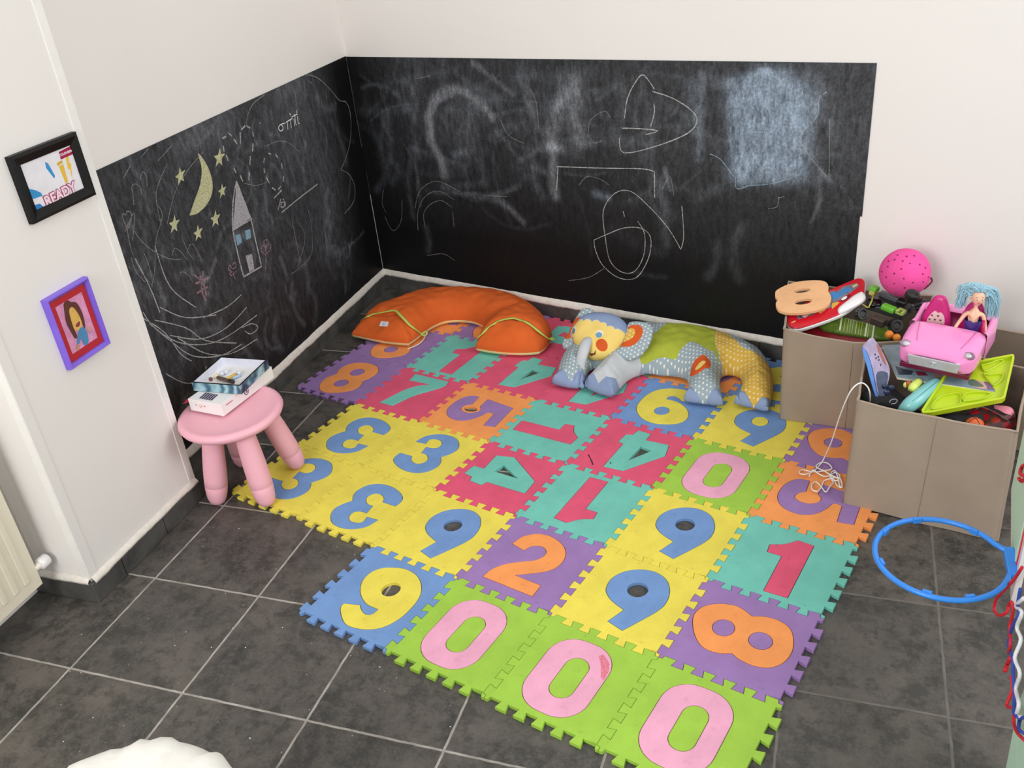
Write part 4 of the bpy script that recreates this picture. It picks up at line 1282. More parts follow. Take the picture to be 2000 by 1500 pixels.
# ================================================================== STOOL AND BOXES
PK = mat('pink_plastic', (240, 178, 192), 0.42, 0.03, 8.0, 0.05)
ST = tag(thing('kids_stool', '', '', (0.047, 0.768, 0)), 'pink plastic round stool with four thick legs, beside the pillar', 'stool')
RS, ZT = 0.156, 0.292
prof = [(0.002, ZT - 0.026), (0.12, ZT - 0.028), (0.143, ZT - 0.026), (0.152, ZT - 0.018), (0.156, ZT - 0.009), (0.153, ZT - 0.001), (0.144, ZT + 0.004), (0.134, ZT + 0.003), (0.126, ZT), (0.10, ZT - 0.0015), (0.002, ZT - 0.002)]
lathe('seat', prof, PK, ST, 56, Matrix.Rotation(0.02, 4, 'X'))
FEET = [(-0.068, -0.088), (0.101, -0.078), (0.090, 0.118), (-0.104, 0.108)]
for k, (fx, fy) in enumerate(FEET):
    onmat = k in (1, 2)
    zf = 0.0115 if onmat else 0.001
    f = Vector((fx, fy, zf + 0.030))
    t = Vector((fx * 0.62, fy * 0.62, ZT - 0.027))
    ax = (t - f).normalized()
    pr = [(0.004, -0.031), (0.014, -0.028), (0.0235, -0.020), (0.0290, -0.006), (0.0320, 0.012), (0.0340, 0.036), (0.0334, 0.0372), (0.0344, 0.0385), (0.0348, 0.06), (0.0345, 0.10), (0.0328, 0.15), (0.0300, 0.20), (0.0285, (t - f).length)]
    lathe('leg', pr, PK, ST, 28, frame_at(f, ax.orthogonal(), ax))

def Z4(x, y):
    return (300 + x / 4.168, 660 + y / 4.168)
def paper_box(name, label, cat, corners, z0, z1, m_side, wall=None):
    """corners: four pixel corners of the top face (front-left, front-right, back-right, back-left)"""
    pass
zs_ = ZT + 0.0052
WB = tag(thing('paper_box', '', ''), 'white cardboard box with printed dots lying directly on the pink stool seat', 'box')
WH = mat('white_card', (242, 240, 238), 0.45, 0.02)
zb1 = zs_ + 0.040
T0, T1, T2 = pz(*Z4(545, 545), zb1), pz(*Z4(960, 232), zb1), pz(*Z4(285, 490), zb1)
ex = (T1 - T0)
ey = (T2 - T0)
Lx, Ly = ex.length, ey.length
xd = ex.normalized()
yd = Vector((-xd.y, xd.x, 0))
BM = frame_at((T0.x, T0.y, zs_), xd, (0, 0, 1))       # local x along the long side, y towards the left
Wd = max(0.09, abs((T2 - T0).dot(yd)))
fr = (T2 - T0).dot(xd)
box('carton', 0, Lx, 0, Wd, 0.0, 0.040, WH, WB, 0.0012, BM)
dm = [mat('dot_blue', (110, 150, 205)), mat('dot_yellow', (240, 205, 90)), mat('dot_rose', (225, 120, 135)), mat('dot_red', (215, 50, 75)), mat('dot_tan', (220, 170, 120))]
for k, (y, z) in enumerate([(0.078, 0.024), (0.069, 0.024), (0.061, 0.0235), (0.052, 0.024), (0.066, 0.018)]):
    y = y / 0.1 * Wd
    P = [BM @ Vector((-0.0006, y + 0.0024 * math.cos(a), z + 0.0024 * math.sin(a))) for a in [2 * PI * i / 10 for i in range(10)]]
    mesh('printed_dot', P, [tuple(range(10))], dm[k], WB)
def slab(name, x0, x1, y, z0, z1, m, yo=-0.0006):
    return mesh(name, [BM @ Vector((x0, yo, z0)), BM @ Vector((x1, yo, z0)), BM @ Vector((x1, yo, z1)), BM @ Vector((x0, yo, z1))], [(0, 1, 2, 3)], m, WB)
# side print: a red line of lettering and a round dark grey window
def text(name, body, size, M, m, parent, shear=0.0, bold=0.0, ext=0.0):
    c = bpy.data.curves.new(name, 'FONT')
    c.body = body
    c.size = size
    c.shear = shear
    c.offset = bold
    c.extrude = ext
    c.align_x = 'CENTER'
    c.align_y = 'CENTER'
    tmp = bpy.data.objects.new(name, c)
    COL.objects.link(tmp)
    dg = bpy.context.evaluated_depsgraph_get()
    me = bpy.data.meshes.new_from_object(tmp.evaluated_get(dg))
    bpy.data.objects.remove(tmp)
    me.transform(M)
    me.materials.clear()
    o = link(name, me, m, parent)
    return o
sideM = BM @ Matrix(((1, 0, 0, 0), (0, 0, 1, -0.0008), (0, 1, 0, 0), (0, 0, 0, 1))) @ Matrix.Identity(4)
def sideface(x, z):
    M = Matrix.Identity(4)
    M.col[0] = Vector((1, 0, 0, 0)); M.col[1] = Vector((0, 0, 1, 0)); M.col[2] = Vector((0, -1, 0, 0)); M.col[3] = Vector((x, -0.0008, z, 1))
    return BM @ M
V, Fc = [], []
for k in range(7):
    x = 0.020 + k * 0.0042
    q = [(x, 0.026), (x + 0.003, 0.026), (x + 0.003, 0.0292), (x, 0.0292)]
    V += [BM @ Vector((a, -0.0007, b)) for a, b in q]
    Fc.append(tuple(range(4 * k, 4 * k + 4)))
mesh('red_print', V, Fc, mat('dot_red', (215, 50, 75)), WB)
xr = Lx * 0.46
prism('round_window', ellipse(0, 0, 0.0105, 0.0125), [], 0, 0.0004, mat('grey_print', (110, 108, 112), 0.4), WB, sideface(xr, 0.024), 0)
prism('window_disc', ellipse(0, 0, 0.0072, 0.0090), [], 0, 0.0008, WH, WB, sideface(xr, 0.024), 0)
prism('window_disc', ellipse(0.0005, -0.0005, 0.0042, 0.0056), [], 0, 0.0012, mat('grey_print', (110, 108, 112), 0.4), WB, sideface(xr, 0.024), 0)
for k in range(6):                # dark striped print on the top near the front end
    Mx = BM @ Matrix.Translation((0.012, Wd * 0.35 + k * 0.0085, 0.0404))
    prism('top_print', [(0, 0), (0.034, 0.004), (0.034, 0.010), (0, 0.006)], [], 0, 0.0002, mat('navy_print', (30, 26, 60) if k % 2 else (60, 40, 80), 0.4), WB, Mx, 0)
prism('torn_flap', [(-0.006, 0), (0.02, 0.0), (0.03, 0.012), (0.014, 0.010), (0.006, 0.016), (-0.004, 0.008), (-0.014, 0.010)], [], 0.0, 0.0006, mat('dot_red', (215, 50, 75)), WB, BM @ Matrix.Translation((0.0, Wd + 0.0006, 0.030)), 0)
# marbled tray on top
def mat_marble():
    t = NT('blue_marble_print')
    wv = t.n('ShaderNodeTexWave', inp={'Scale': 7.0, 'Distortion': 12.0, 'Detail': 3.0, 'Detail Scale': 1.4})
    t.t.links.new(t.obj(), wv.inputs['Vector'])
    c1 = t.mix(wv.outputs['Fac'], s2l((58, 104, 128)), s2l((170, 206, 216)))
    c2 = t.mix(t.ramp(t.noise(22, 3), 0.55, 0.7), c1, s2l((30, 52, 78)))
    t.set(Base_Color=c2, Roughness=0.35)
    return t.m
MB_ = mat_marble()
MBX = tag(thing('open_box_lid', '', ''), 'blue marbled open box lid holding crayons and chalk, on top of the white box', 'box')
zt2 = zb1 + 0.0015
zt3 = zt2 + 0.030
A0, A1, A3 = pz(*Z4(700, 388), zt3), pz(*Z4(925, 175), zt3), pz(*Z4(310, 358), zt3)
xd2 = (A1 - A0).normalized()
yd2 = Vector((-xd2.y, xd2.x, 0))
L2 = (A1 - A0).length
W2 = (A3 - A0).dot(yd2)
M2 = frame_at((A0.x, A0.y, zt2), xd2, (0, 0, 1))
BK = mat('black_edge', (16, 16, 22), 0.4)
th = 0.004
outer = [(0, 0), (L2, 0), (L2, W2), (0, W2)]
inner = [(th, th), (L2 - th, th), (L2 - th, W2 - th), (th, W2 - th)]
prism('tray_side', outer, [inner], 0, 0.0292, MB_, MBX, M2, 0)
prism('tray_rim', [(-0.0004, -0.0004), (L2 + 0.0004, -0.0004), (L2 + 0.0004, W2 + 0.0004), (-0.0004, W2 + 0.0004)], [inner], 0.0292, 0.0304, BK, MBX, M2, 0.0003)
prism('tray_lining', [(q[0], q[1]) for q in offset_loop([Vector(p) for p in inner], 0.0001)], [], 0.0008, 0.0018, WH, MBX, M2, 0)
V = [M2 @ Vector((x, y, z)) for (x, y) in [(th + .0002, th + .0002), (L2 - th - .0002, th + .0002), (L2 - th - .0002, W2 - th - .0002), (th + .0002, W2 - th - .0002)] for z in (0.0018, 0.0290)]
mesh('lining_wall', V, [(0, 1, 3, 2), (2, 3, 5, 4), (4, 5, 7, 6), (6, 7, 1, 0)], mat('lining_white', (224, 226, 238), 0.5), MBX)
def stick(name, label, cat, px0, px1, r, m, z, tip=None, group=None):
    a, b = pz(*Z4(*px0), z), pz(*Z4(*px1), z)
    d = (b - a).normalized()
    M = frame_at(a, d.orthogonal(), d)
    o = tag(thing(name, '', '', a), label, cat, group)
    L = (b - a).length
    x = lathe('barrel', [(r * .6, 0), (r, r * 0.25), (r, L - r * .3), (r * .8, L)], m, None, 14, M)
    child(x, o)
    if tip is not None:
        x = lathe('cap', [(r * 1.06, L * 0.72), (r * 1.08, L), (r * 0.6, L + 0.002)], tip, None, 14, M)
        child(x, o)
    return o
zi = zt2 + 0.0085
stick('marker', 'dark brown stubby marker lying across the front of the marbled lid', 'marker', (520, 322), (650, 358), 0.0058, mat('brown_barrel', (104, 82, 66), 0.4), zi + 0.0005, mat('dark_barrel', (54, 42, 36), 0.4), 'crayons and markers in the marbled lid')
stick('crayon', 'yellow crayon leaning behind the brown marker', 'crayon', (600, 332), (672, 292), 0.0042, mat('yellow_wax', (214, 178, 70), 0.5), zi + 0.006, None, 'crayons and markers in the marbled lid')
stick('crayon', 'dark red crayon end in the front left of the marbled lid', 'crayon', (450, 340), (478, 330), 0.0055, mat('maroon_wax', (120, 66, 74), 0.5), zi, None, 'crayons and markers in the marbled lid')
stick('crayon', 'pale blue chalk stick near the right edge of the marbled lid', 'chalk', (640, 330), (712, 300), 0.0045, mat('pale_blue_wax', (170, 196, 226), 0.5), zi - 0.001, None, 'crayons and markers in the marbled lid')
stick('crayon', 'pale yellow chalk piece at the middle left of the marbled lid', 'chalk', (495, 318), (520, 300), 0.0055, mat('pale_yellow_wax', (236, 226, 180), 0.5), zi, None, 'crayons and markers in the marbled lid')
for k, (x, y, lab) in enumerate([(690, 288, 'clear glass marble nearest the right wall of the marbled lid'), (590, 275, 'clear glass marble at the back middle of the marbled lid'), (555, 290, 'clear glass marble just left of the back marble in the lid')]):
    q = pz(*Z4(x, y), zt2 + 0.010)
    o = ball('marble', q, 0.0078, mat('pearl_glass', (220, 226, 236), 0.1, 0.02), None, seg=14, rings=9)
    tag(o, lab, 'marble', 'marbles in the marbled lid')

# ================================================================== FABRIC BINS
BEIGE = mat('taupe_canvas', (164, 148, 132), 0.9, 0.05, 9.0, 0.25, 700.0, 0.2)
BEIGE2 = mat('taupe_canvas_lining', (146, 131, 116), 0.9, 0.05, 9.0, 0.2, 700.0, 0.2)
def fabric_bin(label, top, bot, zt, folds=()):
    """top / bot: loops of (x, y) in the same order; zt: rim height per corner"""
    o = thing('fabric_bin', '', '', (0, 0, 0))
    tag(o, label, 'storage bin', 'taupe fabric toy bins')
    n = len(top)
    T = [Vector((a[0], a[1], zt[i])) for i, a in enumerate(top)]
    def under(x, y):                          # resting on the mats where there are mats, else on the tiles
        a = ((x - MX) * cM + (y - MY) * sM) / PT
        b = (-(x - MX) * sM + (y - MY) * cM) / PT
        return 0.0115 if any(i < a < i + 1 and j < b < j + 1 for (i, j, *_r) in TILES) else 0.0012
    B = [Vector((a[0], a[1], under(a[0], a[1]))) for a in bot]
    NS, NZ = 10, 10
    def ringpts(lv):                          # lv 0 bottom .. 1 top
        out = []
        for i in range(n):
            j = (i + 1) % n
            for k in range(NS):
                t = k / NS
                p = (B[i] * (1 - lv) + T[i] * lv).lerp(B[j] * (1 - lv) + T[j] * lv, t)
                e = (B[j] - B[i]).normalized()
                out.append((p, Vector((e.y, -e.x, 0)), t, i))
        return out
    def shell(off, rev, lv0=0.0):
        V, Fc = [], []
        for q in range(NZ + 1):
            lv = lv0 + (1 - lv0) * q / NZ
            for (p, nn, t, i) in ringpts(lv):
                w = math.sin(PI * t)
                bul = 0.005 * w * math.sin(PI * min(1, lv * 1.0)) + 0.0015 * w * math.sin(7 * t + i * 2 + lv * 5)
                sag = -0.004 * w * lv
                corner = min(t, 1 - t)
                rnd = 0.0055 * max(0, 1 - corner * 14)
                V.append(p + nn * (bul + off - rnd * 0) + Vector((0, 0, sag)))
        m = n * NS
        for q in range(NZ):
            for k in range(m):
                k2 = (k + 1) % m
                f = (q * m + k, q * m + k2, (q + 1) * m + k2, (q + 1) * m + k)
                Fc.append(tuple(reversed(f)) if rev else f)
        return V, Fc, m
    V, Fc, m = shell(0.0, False)
    mesh('outer_panel', V, Fc, BEIGE, o, True)
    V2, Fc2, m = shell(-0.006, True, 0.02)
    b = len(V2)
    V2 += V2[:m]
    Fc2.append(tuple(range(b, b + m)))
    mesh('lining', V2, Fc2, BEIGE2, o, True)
    R1 = V[-m:]
    R2 = V2[b - m:b]
    mid = [(a + c) / 2 + Vector((0, 0, 0.0015)) for a, c in zip(R1, R2)]
    mid.append(mid[0])
    tube('rim_binding', mid, 0.0036, BEIGE, o, 8, 1.0)
    for (i, t) in folds:
        pts = []
        for q in range(NZ + 1):
            p0 = V[q * m + (i * NS + int(t * NS)) % (m)]
            pts.append(p0)
        tube('seam', pts, 0.0011, BEIGE2, o, 5)
    return o
fabric_bin('taupe fabric bin at the back with the tan foam 8 over its rim', [(1.588, 1.418), (1.785, 1.352), (1.985, 1.400), (2.014, 1.705), (1.575, 1.772)], [(1.590, 1.430), (1.787, 1.408), (1.975, 1.405), (1.985, 1.690), (1.61, 1.760)], [0.335] * 5, folds=((1, 0.0), (0, 0.0)))
fabric_bin('taupe fabric bin at the front under the pink doll car', [(1.798, 1.028), (1.985, 0.982), (2.160, 0.942), (2.226, 1.265), (2.085, 1.335), (1.815, 1.338)], [(1.788, 1.022), (1.975, 0.985), (2.168, 0.945), (2.21, 1.26), (2.08, 1.31), (1.83, 1.325)], [0.335, 0.330, 0.335, 0.335, 0.335, 0.335], folds=((1, 0.0), (0, 0.0)))
fabric_bin('taupe fabric bin against the white wall behind the lime tray', [(2.050, 1.43), (2.36, 1.35), (2.41, 1.545), (2.075, 1.640)], [(2.055, 1.44), (2.36, 1.36), (2.40, 1.540), (2.085, 1.630)], [0.255, 0.255, 0.285, 0.285])

def plane(u, v, z, n, x=None):
    o = pz(u, v, z)
    M = frame_at(o, x if x is not None else BD, Vector(n).normalized())
    nn = M.to_3x3() @ Vector((0, 0, 1))
    I = M.inverted()
    def f(pts, conv=lambda a, b: (a, b), sub=1):
        P = []
        for q in pts:
            w_ = I @ ppl(*conv(q[0], q[1]), o, nn)
            P.append((w_.x, w_.y) + tuple(q[2:]))
        return [(p.x, p.y) for p in catmull(P, True, sub)] if sub > 1 else [p[:2] for p in P]
    return M, f
def Z1(x, y):
    return (1500 + x / 7.5, 520 + y / 7.5)
def ZB(x, y):
    return (1640 + x / 5.358, 480 + y / 5.358)
def ZC(x, y):
    return (1640 + x / 5.556, 660 + y / 5.556)

# ---- activity board
RED = mat('red_gloss_plastic', (206, 30, 46), 0.22, 0.04)
WPL = mat('white_gloss_plastic', (240, 238, 238), 0.22, 0.01)
M, f = plane(1615, 600, 0.350, (-0.26, -0.26, 0.9))
AB = tag(thing('activity_board', '', ''), 'red and white plastic activity board with a colourful picture, lying across the rear bin', 'toy')
oo = f([(285, 870), (380, 925), (560, 895), (1040, 722), (1300, 560), (1425, 470), (1425, 380), (1432, 250), (1400, 192), (1330, 176), (1250, 196), (870, 360), (500, 560), (300, 660), (270, 760)], Z1, 3)
prism('backing', oo, [], -0.012, -0.001, WPL, AB, M, 0.003, bottom=True)
prism('tray_frame', [(p.x, p.y) for p in offset_loop(ccw([Vector(q) for q in oo]), 0.0025)], [], -0.001, 0.003, RED, AB, M, 0.0015)
pic = f([(430, 770), (420, 700), (640, 560), (900, 385), (1120, 300), (1305, 255), (1335, 300), (1250, 372), (1040, 510), (930, 610), (700, 690), (450, 790)], Z1)
prism('picture', pic, [], 0.0030, 0.0034, mat('picture_grey', (120, 122, 134), 0.2, 0.25, 90), AB, M, 0)
def patch(name, pts, rgb, z, parent, M=M, f=f, conv=Z1, sub=1):
    return prism(name, f(pts, conv, sub), [], z - 0.0003, z, mat('print_%d_%d_%d' % rgb, rgb, 0.25, 0.05), parent, M, 0)
patch('printed_shape', [(905, 440), (950, 385), (1030, 400), (1090, 350), (1180, 325), (1230, 330), (1180, 390), (1120, 400), (1050, 470), (960, 500), (900, 480)], (70, 130, 190), 0.0039, AB)
patch('printed_shape', [(1230, 300), (1300, 268), (1320, 285), (1250, 330)], (226, 190, 130), 0.0039, AB)
patch('printed_shape', [(940, 380), (1050, 320), (1080, 330), (1010, 380)], (190, 60, 60), 0.0039, AB)
patch('printed_shape', [(1080, 500), (1180, 430), (1220, 440), (1130, 520), (1060, 540)], (110, 34, 40), 0.0038, AB)
patch('printed_shape', [(1075, 495), (1120, 460), (1160, 455), (1140, 490), (1090, 510)], (238, 236, 236), 0.0041, AB, sub=3)
patch('printed_shape', [(930, 600), (940, 555), (1010, 535), (1050, 545), (1000, 590), (940, 640)], (220, 170, 70), 0.0039, AB)
patch('printed_shape', [(790, 620), (860, 570), (920, 570), (900, 620), (800, 640)], (170, 176, 184), 0.0039, AB)
patch('printed_shape', [(740, 690), (830, 640), (850, 650), (760, 710)], (216, 160, 90), 0.0039, AB)
patch('printed_shape', [(600, 720), (690, 670), (720, 690), (620, 745)], (90, 120, 110), 0.0039, AB)
patch('printed_shape', [(450, 750), (560, 690), (590, 700), (480, 770)], (70, 70, 80), 0.0039, AB)
patch('printed_shape', [(490, 740), (560, 710), (640, 700), (540, 770)], (200, 190, 180), 0.0040, AB)
patch('printed_shape', [(335, 835), (400, 805), (412, 818), (350, 845)], (240, 180, 110), 0.0034, AB)
ho_ = f([(1018, 640), (1060, 590), (1150, 520), (1250, 440), (1370, 384), (1425, 430), (1430, 490), (1350, 560), (1200, 640), (1060, 704), (1025, 690)], Z1, 4)
cushion('handle', ho_, M, 0.011, 0.016, WPL, AB, zs=0.0, step=0.006, wr=0)

# ---- loose foam 8
M, f = plane(1568, 578, 0.372, (-0.22, -0.16, 1.0))
o8 = [(105, 400), (125, 350), (250, 280), (420, 227), (600, 206), (780, 208), (860, 240), (886, 300), (878, 362, 'c'), (916, 420), (925, 480), (880, 562), (780, 620), (640, 655), (480, 678), (300, 680), (172, 650), (122, 590), (116, 530), (152, 488, 'c'), (112, 450)]
def ell(cx, cy, rx, ry, rot):
    return [(cx + rx * math.cos(a) * math.cos(rot) - ry * math.sin(a) * math.sin(rot), cy + rx * math.cos(a) * math.sin(rot) + ry * math.sin(a) * math.cos(rot)) for a in [2 * PI * k / 24 for k in range(24)]]
o = prism('foam_number', f(o8, Z1, 4), [f(ell(502, 354, 122, 30, -0.14), Z1), f(ell(516, 516, 130, 40, -0.14), Z1)], -0.0095, 0.0, F['peach'], None, M, 0.0008, bottom=True)
tag(o, 'loose tan foam number 8 resting on the rear bin rim', 'foam number')

# ---- pink ball
bc = pz(1767, 533, 0.450)
br = 50.0 / FPX * (bc - CAM).length * 0.865
BALL = tag(thing('plush_ball', '', '', bc), 'hot pink soft ball with small dark dots on top of the rear bin', 'ball')
V, Fc = ball_vf((0, 0, 0), br, 48, 28)
V = [v * (1 + 0.012 * math.sin(v.x * 60 + 1) * math.sin(v.z * 50) + 0.008 * math.sin(v.y * 70)) for v in V]
mesh('cover', V, Fc, mat('hot_pink_velour', (240, 84, 160), 0.8, 0.07, 20.0, 0.3, 300.0, 0.3), BALL, True)
DM = mat('magenta_spot', (130, 20, 70), 0.8)
for (x, y) in [(575, 145), (735, 186), (838, 198), (503, 218), (645, 244), (750, 274), (870, 296), (487, 330), (572, 291), (671, 344), (572, 396), (766, 385), (874, 380), (497, 428), (588, 489), (898, 230), (606, 96), (700, 110), (780, 104), (510, 160), (930, 330), (440, 270), (680, 440), (660, 160)]:
    d = ray(*ZB(x, y)).normalized()
    oc = CAM - bc
    b_ = oc.dot(d)
    disc = b_ * b_ - (oc.dot(oc) - br * br)
    if disc <= 0:
        continue
    p = CAM + d * (-b_ - math.sqrt(disc)) - bc
    nn = p.normalized()
    Md = frame_at(nn * (br * 1.001), nn.orthogonal(), nn)
    ball('spot', (0, 0, 0), 0.0029, DM, BALL, (1, 1, 0.35), Md, 10, 6).data.transform(Matrix.Identity(4))
# the ball() helper adds its centre after the rotation, so place the spots on the surface
tp = pz(*ZB(925, 385), 0.44)
a = ppl(*ZB(952, 330), bc, (CAM - bc).normalized()) - bc
b_ = ppl(*ZB(880, 455), bc, (CAM - bc).normalized()) - bc
tg = tube('hanging_loop', [a, a.lerp(b_, 0.35) + Vector((0.010, 0, 0)), b_, a.lerp(b_, 0.5) - Vector((0.002, 0, 0)), a], 0.0035, mat('wine_ribbon', (130, 22, 70), 0.7), BALL, 6, 0.4, sub=3)

# ---- ribbed green bottle, red box, orange balls
M, f = plane(1660, 640, 0.300, (0.0, -0.62, 0.78))
GP = mat('olive_green_gloss', (92, 118, 44), 0.12, 0.25, 60.0)
BT = tag(thing('green_container', '', ''), 'ribbed glossy green plastic container under the activity board', 'toy container')
prism('wall', f([(700, 850), (1000, 745), (1100, 735), (1600, 860), (1780, 880), (1745, 1065), (1560, 1060), (1040, 985), (800, 930)], Z1), [], -0.05, 0, GP, BT, M, 0.004)
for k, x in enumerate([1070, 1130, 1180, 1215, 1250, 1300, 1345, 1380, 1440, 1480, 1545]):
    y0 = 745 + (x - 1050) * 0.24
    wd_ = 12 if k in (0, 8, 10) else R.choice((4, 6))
    rc = (206, 214, 170) if k in (0, 8, 10) else R.choice(((160, 176, 70), (140, 156, 90), (176, 190, 90)))  # pale rib colours paint in the reflections along the glossy ribs
    prism('glare_rib', f([(x, y0), (x + wd_ * 2, y0 + 5), (x + wd_ * 2 - 30, y0 + 195), (x - 30, y0 + 190)], Z1), [], 0, 0.0018, mat('glare_rib_%d_%d_%d' % rc, rc, 0.12), BT, M, 0)
tag(prism('red_box', f([(470, 935), (760, 850), (1560, 1000), (1500, 1080), (1230, 1115)], Z1), [], -0.09, -0.012, mat('deep_red_plastic', (140, 18, 30), 0.4), None, M, 0.002), 'deep red plastic box lowest in the rear bin behind the front rim', 'box')
OB = mat('orange_plastic', (232, 140, 50), 0.35)
for (x, y, r, lab) in [(1775, 1000, 0.0125, 'orange plastic ball beside the green ribbed container'), (1885, 1045, 0.0115, 'orange plastic ball nearest the pink doll car')]:
    tag(ball('toy_ball', pz(*Z1(x, y), 0.322), r, OB, None, seg=16, rings=10), lab, 'ball', 'orange balls in the rear bin')

# ---- black and green toy truck (upside pile)
BLK = mat('black_plastic', (24, 24, 26), 0.35, 0.1)
DGR = mat('charcoal_plastic', (58, 60, 62), 0.3, 0.1)
GRN = mat('bright_green_plastic', (106, 190, 56), 0.22, 0.05)
YEL = mat('mustard_plastic', (190, 176, 84), 0.3, 0.05)
TK = tag(thing('toy_truck', '', ''), 'black and green toy truck with chunky wheels, in front of the pink ball', 'toy vehicle')
def seg_box(name, px, z, w_, d_, h_, m, rot=0.0, tilt=0.0, bev=0.003, parent=TK, conv=ZB):
    p = pz(*conv(*px), z)
    Mx = Matrix.Translation(p) @ Matrix.Rotation(TH + rot, 4, 'Z') @ Matrix.Rotation(tilt, 4, 'Y')
    return box(name, -w_ / 2, w_ / 2, -d_ / 2, d_ / 2, -h_ / 2, h_ / 2, m, parent, bev, Mx)
seg_box('chassis', (520, 640), 0.345, 0.115, 0.085, 0.020, DGR, -0.15, 0.12)
seg_box('side_panel', (560, 545), 0.362, 0.085, 0.020, 0.016, mat('smoky_clear_plastic', (104, 106, 112), 0.15), -0.25, 0.12)
seg_box('engine_block', (655, 590), 0.372, 0.028, 0.030, 0.018, BLK, -0.2, 0.1, 0.005)
seg_box('green_body', (515, 655), 0.366, 0.044, 0.026, 0.018, GRN, -0.32, 0.10, 0.006)
tk = seg_box('number_plate', (640, 690), 0.366, 0.024, 0.024, 0.014, mat('plate_green', (172, 196, 96), 0.3), -0.32, 0.1)
pm = pz(*ZB(632, 688), 0.3745)
text('plate_number', '2', 0.021, Matrix.Translation(pm) @ Matrix.Rotation(TH - 0.32, 4, 'Z') @ Matrix.Rotation(0.1, 4, 'Y'), mat('dark_print', (40, 44, 40)), tk, ext=0.0004)
seg_box('cab_roof', (362, 448), 0.400, 0.024, 0.024, 0.014, GRN, -0.35, 0.2, 0.003)
seg_box('cab', (345, 490), 0.388, 0.018, 0.020, 0.014, YEL, -0.2, 0.2, 0.003)
tube('crane_arm', [pz(*ZB(350, 520), 0.385), pz(*ZB(335, 580), 0.378), pz(*ZB(305, 640), 0.370)], 0.0022, YEL, TK, 8)
tube('crane_arm', [pz(*ZB(240, 612), 0.368), pz(*ZB(290, 648), 0.368), pz(*ZB(312, 640), 0.369)], 0.0022, YEL, TK, 8)
dc = pz(*ZB(362, 590), 0.362)
lathe('turntable', [(0.001, -0.006), (0.0205, -0.006), (0.0225, -0.002), (0.0225, 0.003), (0.018, 0.007), (0.001, 0.009)], mat('black_gloss', (14, 14, 15), 0.1), TK, 32, Matrix.Translation(dc) @ Matrix.Rotation(0.25, 4, 'X'))
def wheel(px, z, r, wd_, ax, conv=ZB, name='wheel', parent=TK):
    p = pz(*conv(*px), z)
    Mx = frame_at(p, Vector(ax).orthogonal(), Vector(ax).normalized())
    V, Fc = [], []
    seg = 28
    for k in range(seg):
        a = 2 * PI * k / seg
        rr = r * (1.0 if k % 2 else 0.93)
        for (q, zz) in ((0.45 * r, wd_ / 2 - 0.004), (0.62 * r, wd_ / 2), (rr * 0.95, wd_ / 2), (rr, wd_ / 2 - 0.003), (rr, -wd_ / 2 + 0.003), (rr * 0.95, -wd_ / 2)):
            V.append(Mx @ Vector((q * math.cos(a), q * math.sin(a), zz)))
    for k in range(seg):
        k2 = (k + 1) % seg
        for j in range(5):
            Fc.append((k * 6 + j, k * 6 + j + 1, k2 * 6 + j + 1, k2 * 6 + j))
    Fc.append(tuple(reversed([k * 6 for k in range(seg)])))
    Fc.append(tuple(k * 6 + 5 for k in range(seg)))
    w_ = mesh(name, V, Fc, BLK, parent)
    return w_
wheel((755, 530), 0.432, 0.0205, 0.024, (0.25, -0.25, 0.9))
wheel((850, 620), 0.395, 0.0190, 0.024, (0.9, -0.3, 0.4))
wheel((225, 715), 0.345, 0.0190, 0.024, (0.5, -0.8, 0.5))
wheel((580, 835), 0.336, 0.0200, 0.026, (0.4, -0.85, 0.4))
seg_box('axle_block', (410, 790), 0.338, 0.040, 0.030, 0.024, mat('charcoal_brown', (64, 54, 50), 0.35), -0.25, 0.1)
seg_box('fender', (770, 640), 0.355, 0.010, 0.035, 0.030, DGR, -0.1, 0.1)

# ---- thick picture book under the car
M, f = plane(1850, 725, 0.362, (-0.06, -0.18, 1.0))
BKB = tag(thing('picture_book', '', ''), 'thick board book with cream page edges under the pink doll car', 'book')
bkq = [(462, 78), (625, 425), (1690, 582), (1480, 270), (1300, 120), (700, -30)]
bkq = [(462, 78), (625, 425), (1690, 582), (1395, 40)]
prism('pages', f(bkq, ZC), [], -0.0075, -0.0012, mat('cream_pages', (236, 222, 200), 0.6), BKB, M, 0.0004, bottom=True)
prism('cover', f(bkq, ZC), [], -0.0012, 0.0, mat('cover_blue_grey', (122, 142, 152), 0.3, 0.15, 40), BKB, M, 0.0003)
def patchB(pts, rgb, z, sub=1):
    return prism('cover_print', f(pts, ZC, sub), [], z - 0.0003, z, mat('print_%d_%d_%d' % rgb, rgb, 0.3, 0.05), BKB, M, 0)
patchB([(1455, 280), (1500, 300), (1686, 568), (1610, 556)], (120, 92, 130), 0.0005)
patchB([(1380, 430), (1470, 380), (1560, 480), (1600, 552), (1500, 545), (1400, 500)], (196, 160, 140), 0.0005, 2)
patchB([(1390, 470), (1450, 450), (1520, 490), (1560, 530), (1430, 520)], (90, 110, 96), 0.0008, 3)
patchB([(600, 300), (700, 340), (800, 360), (780, 400), (640, 400)], (60, 66, 80), 0.0005)
patchB([(820, 360), (920, 370), (960, 410), (850, 410)], (120, 40, 60), 0.0005)
patchB([(1010, 400), (1090, 405), (1120, 440), (1040, 430)], (170, 120, 100), 0.0005)

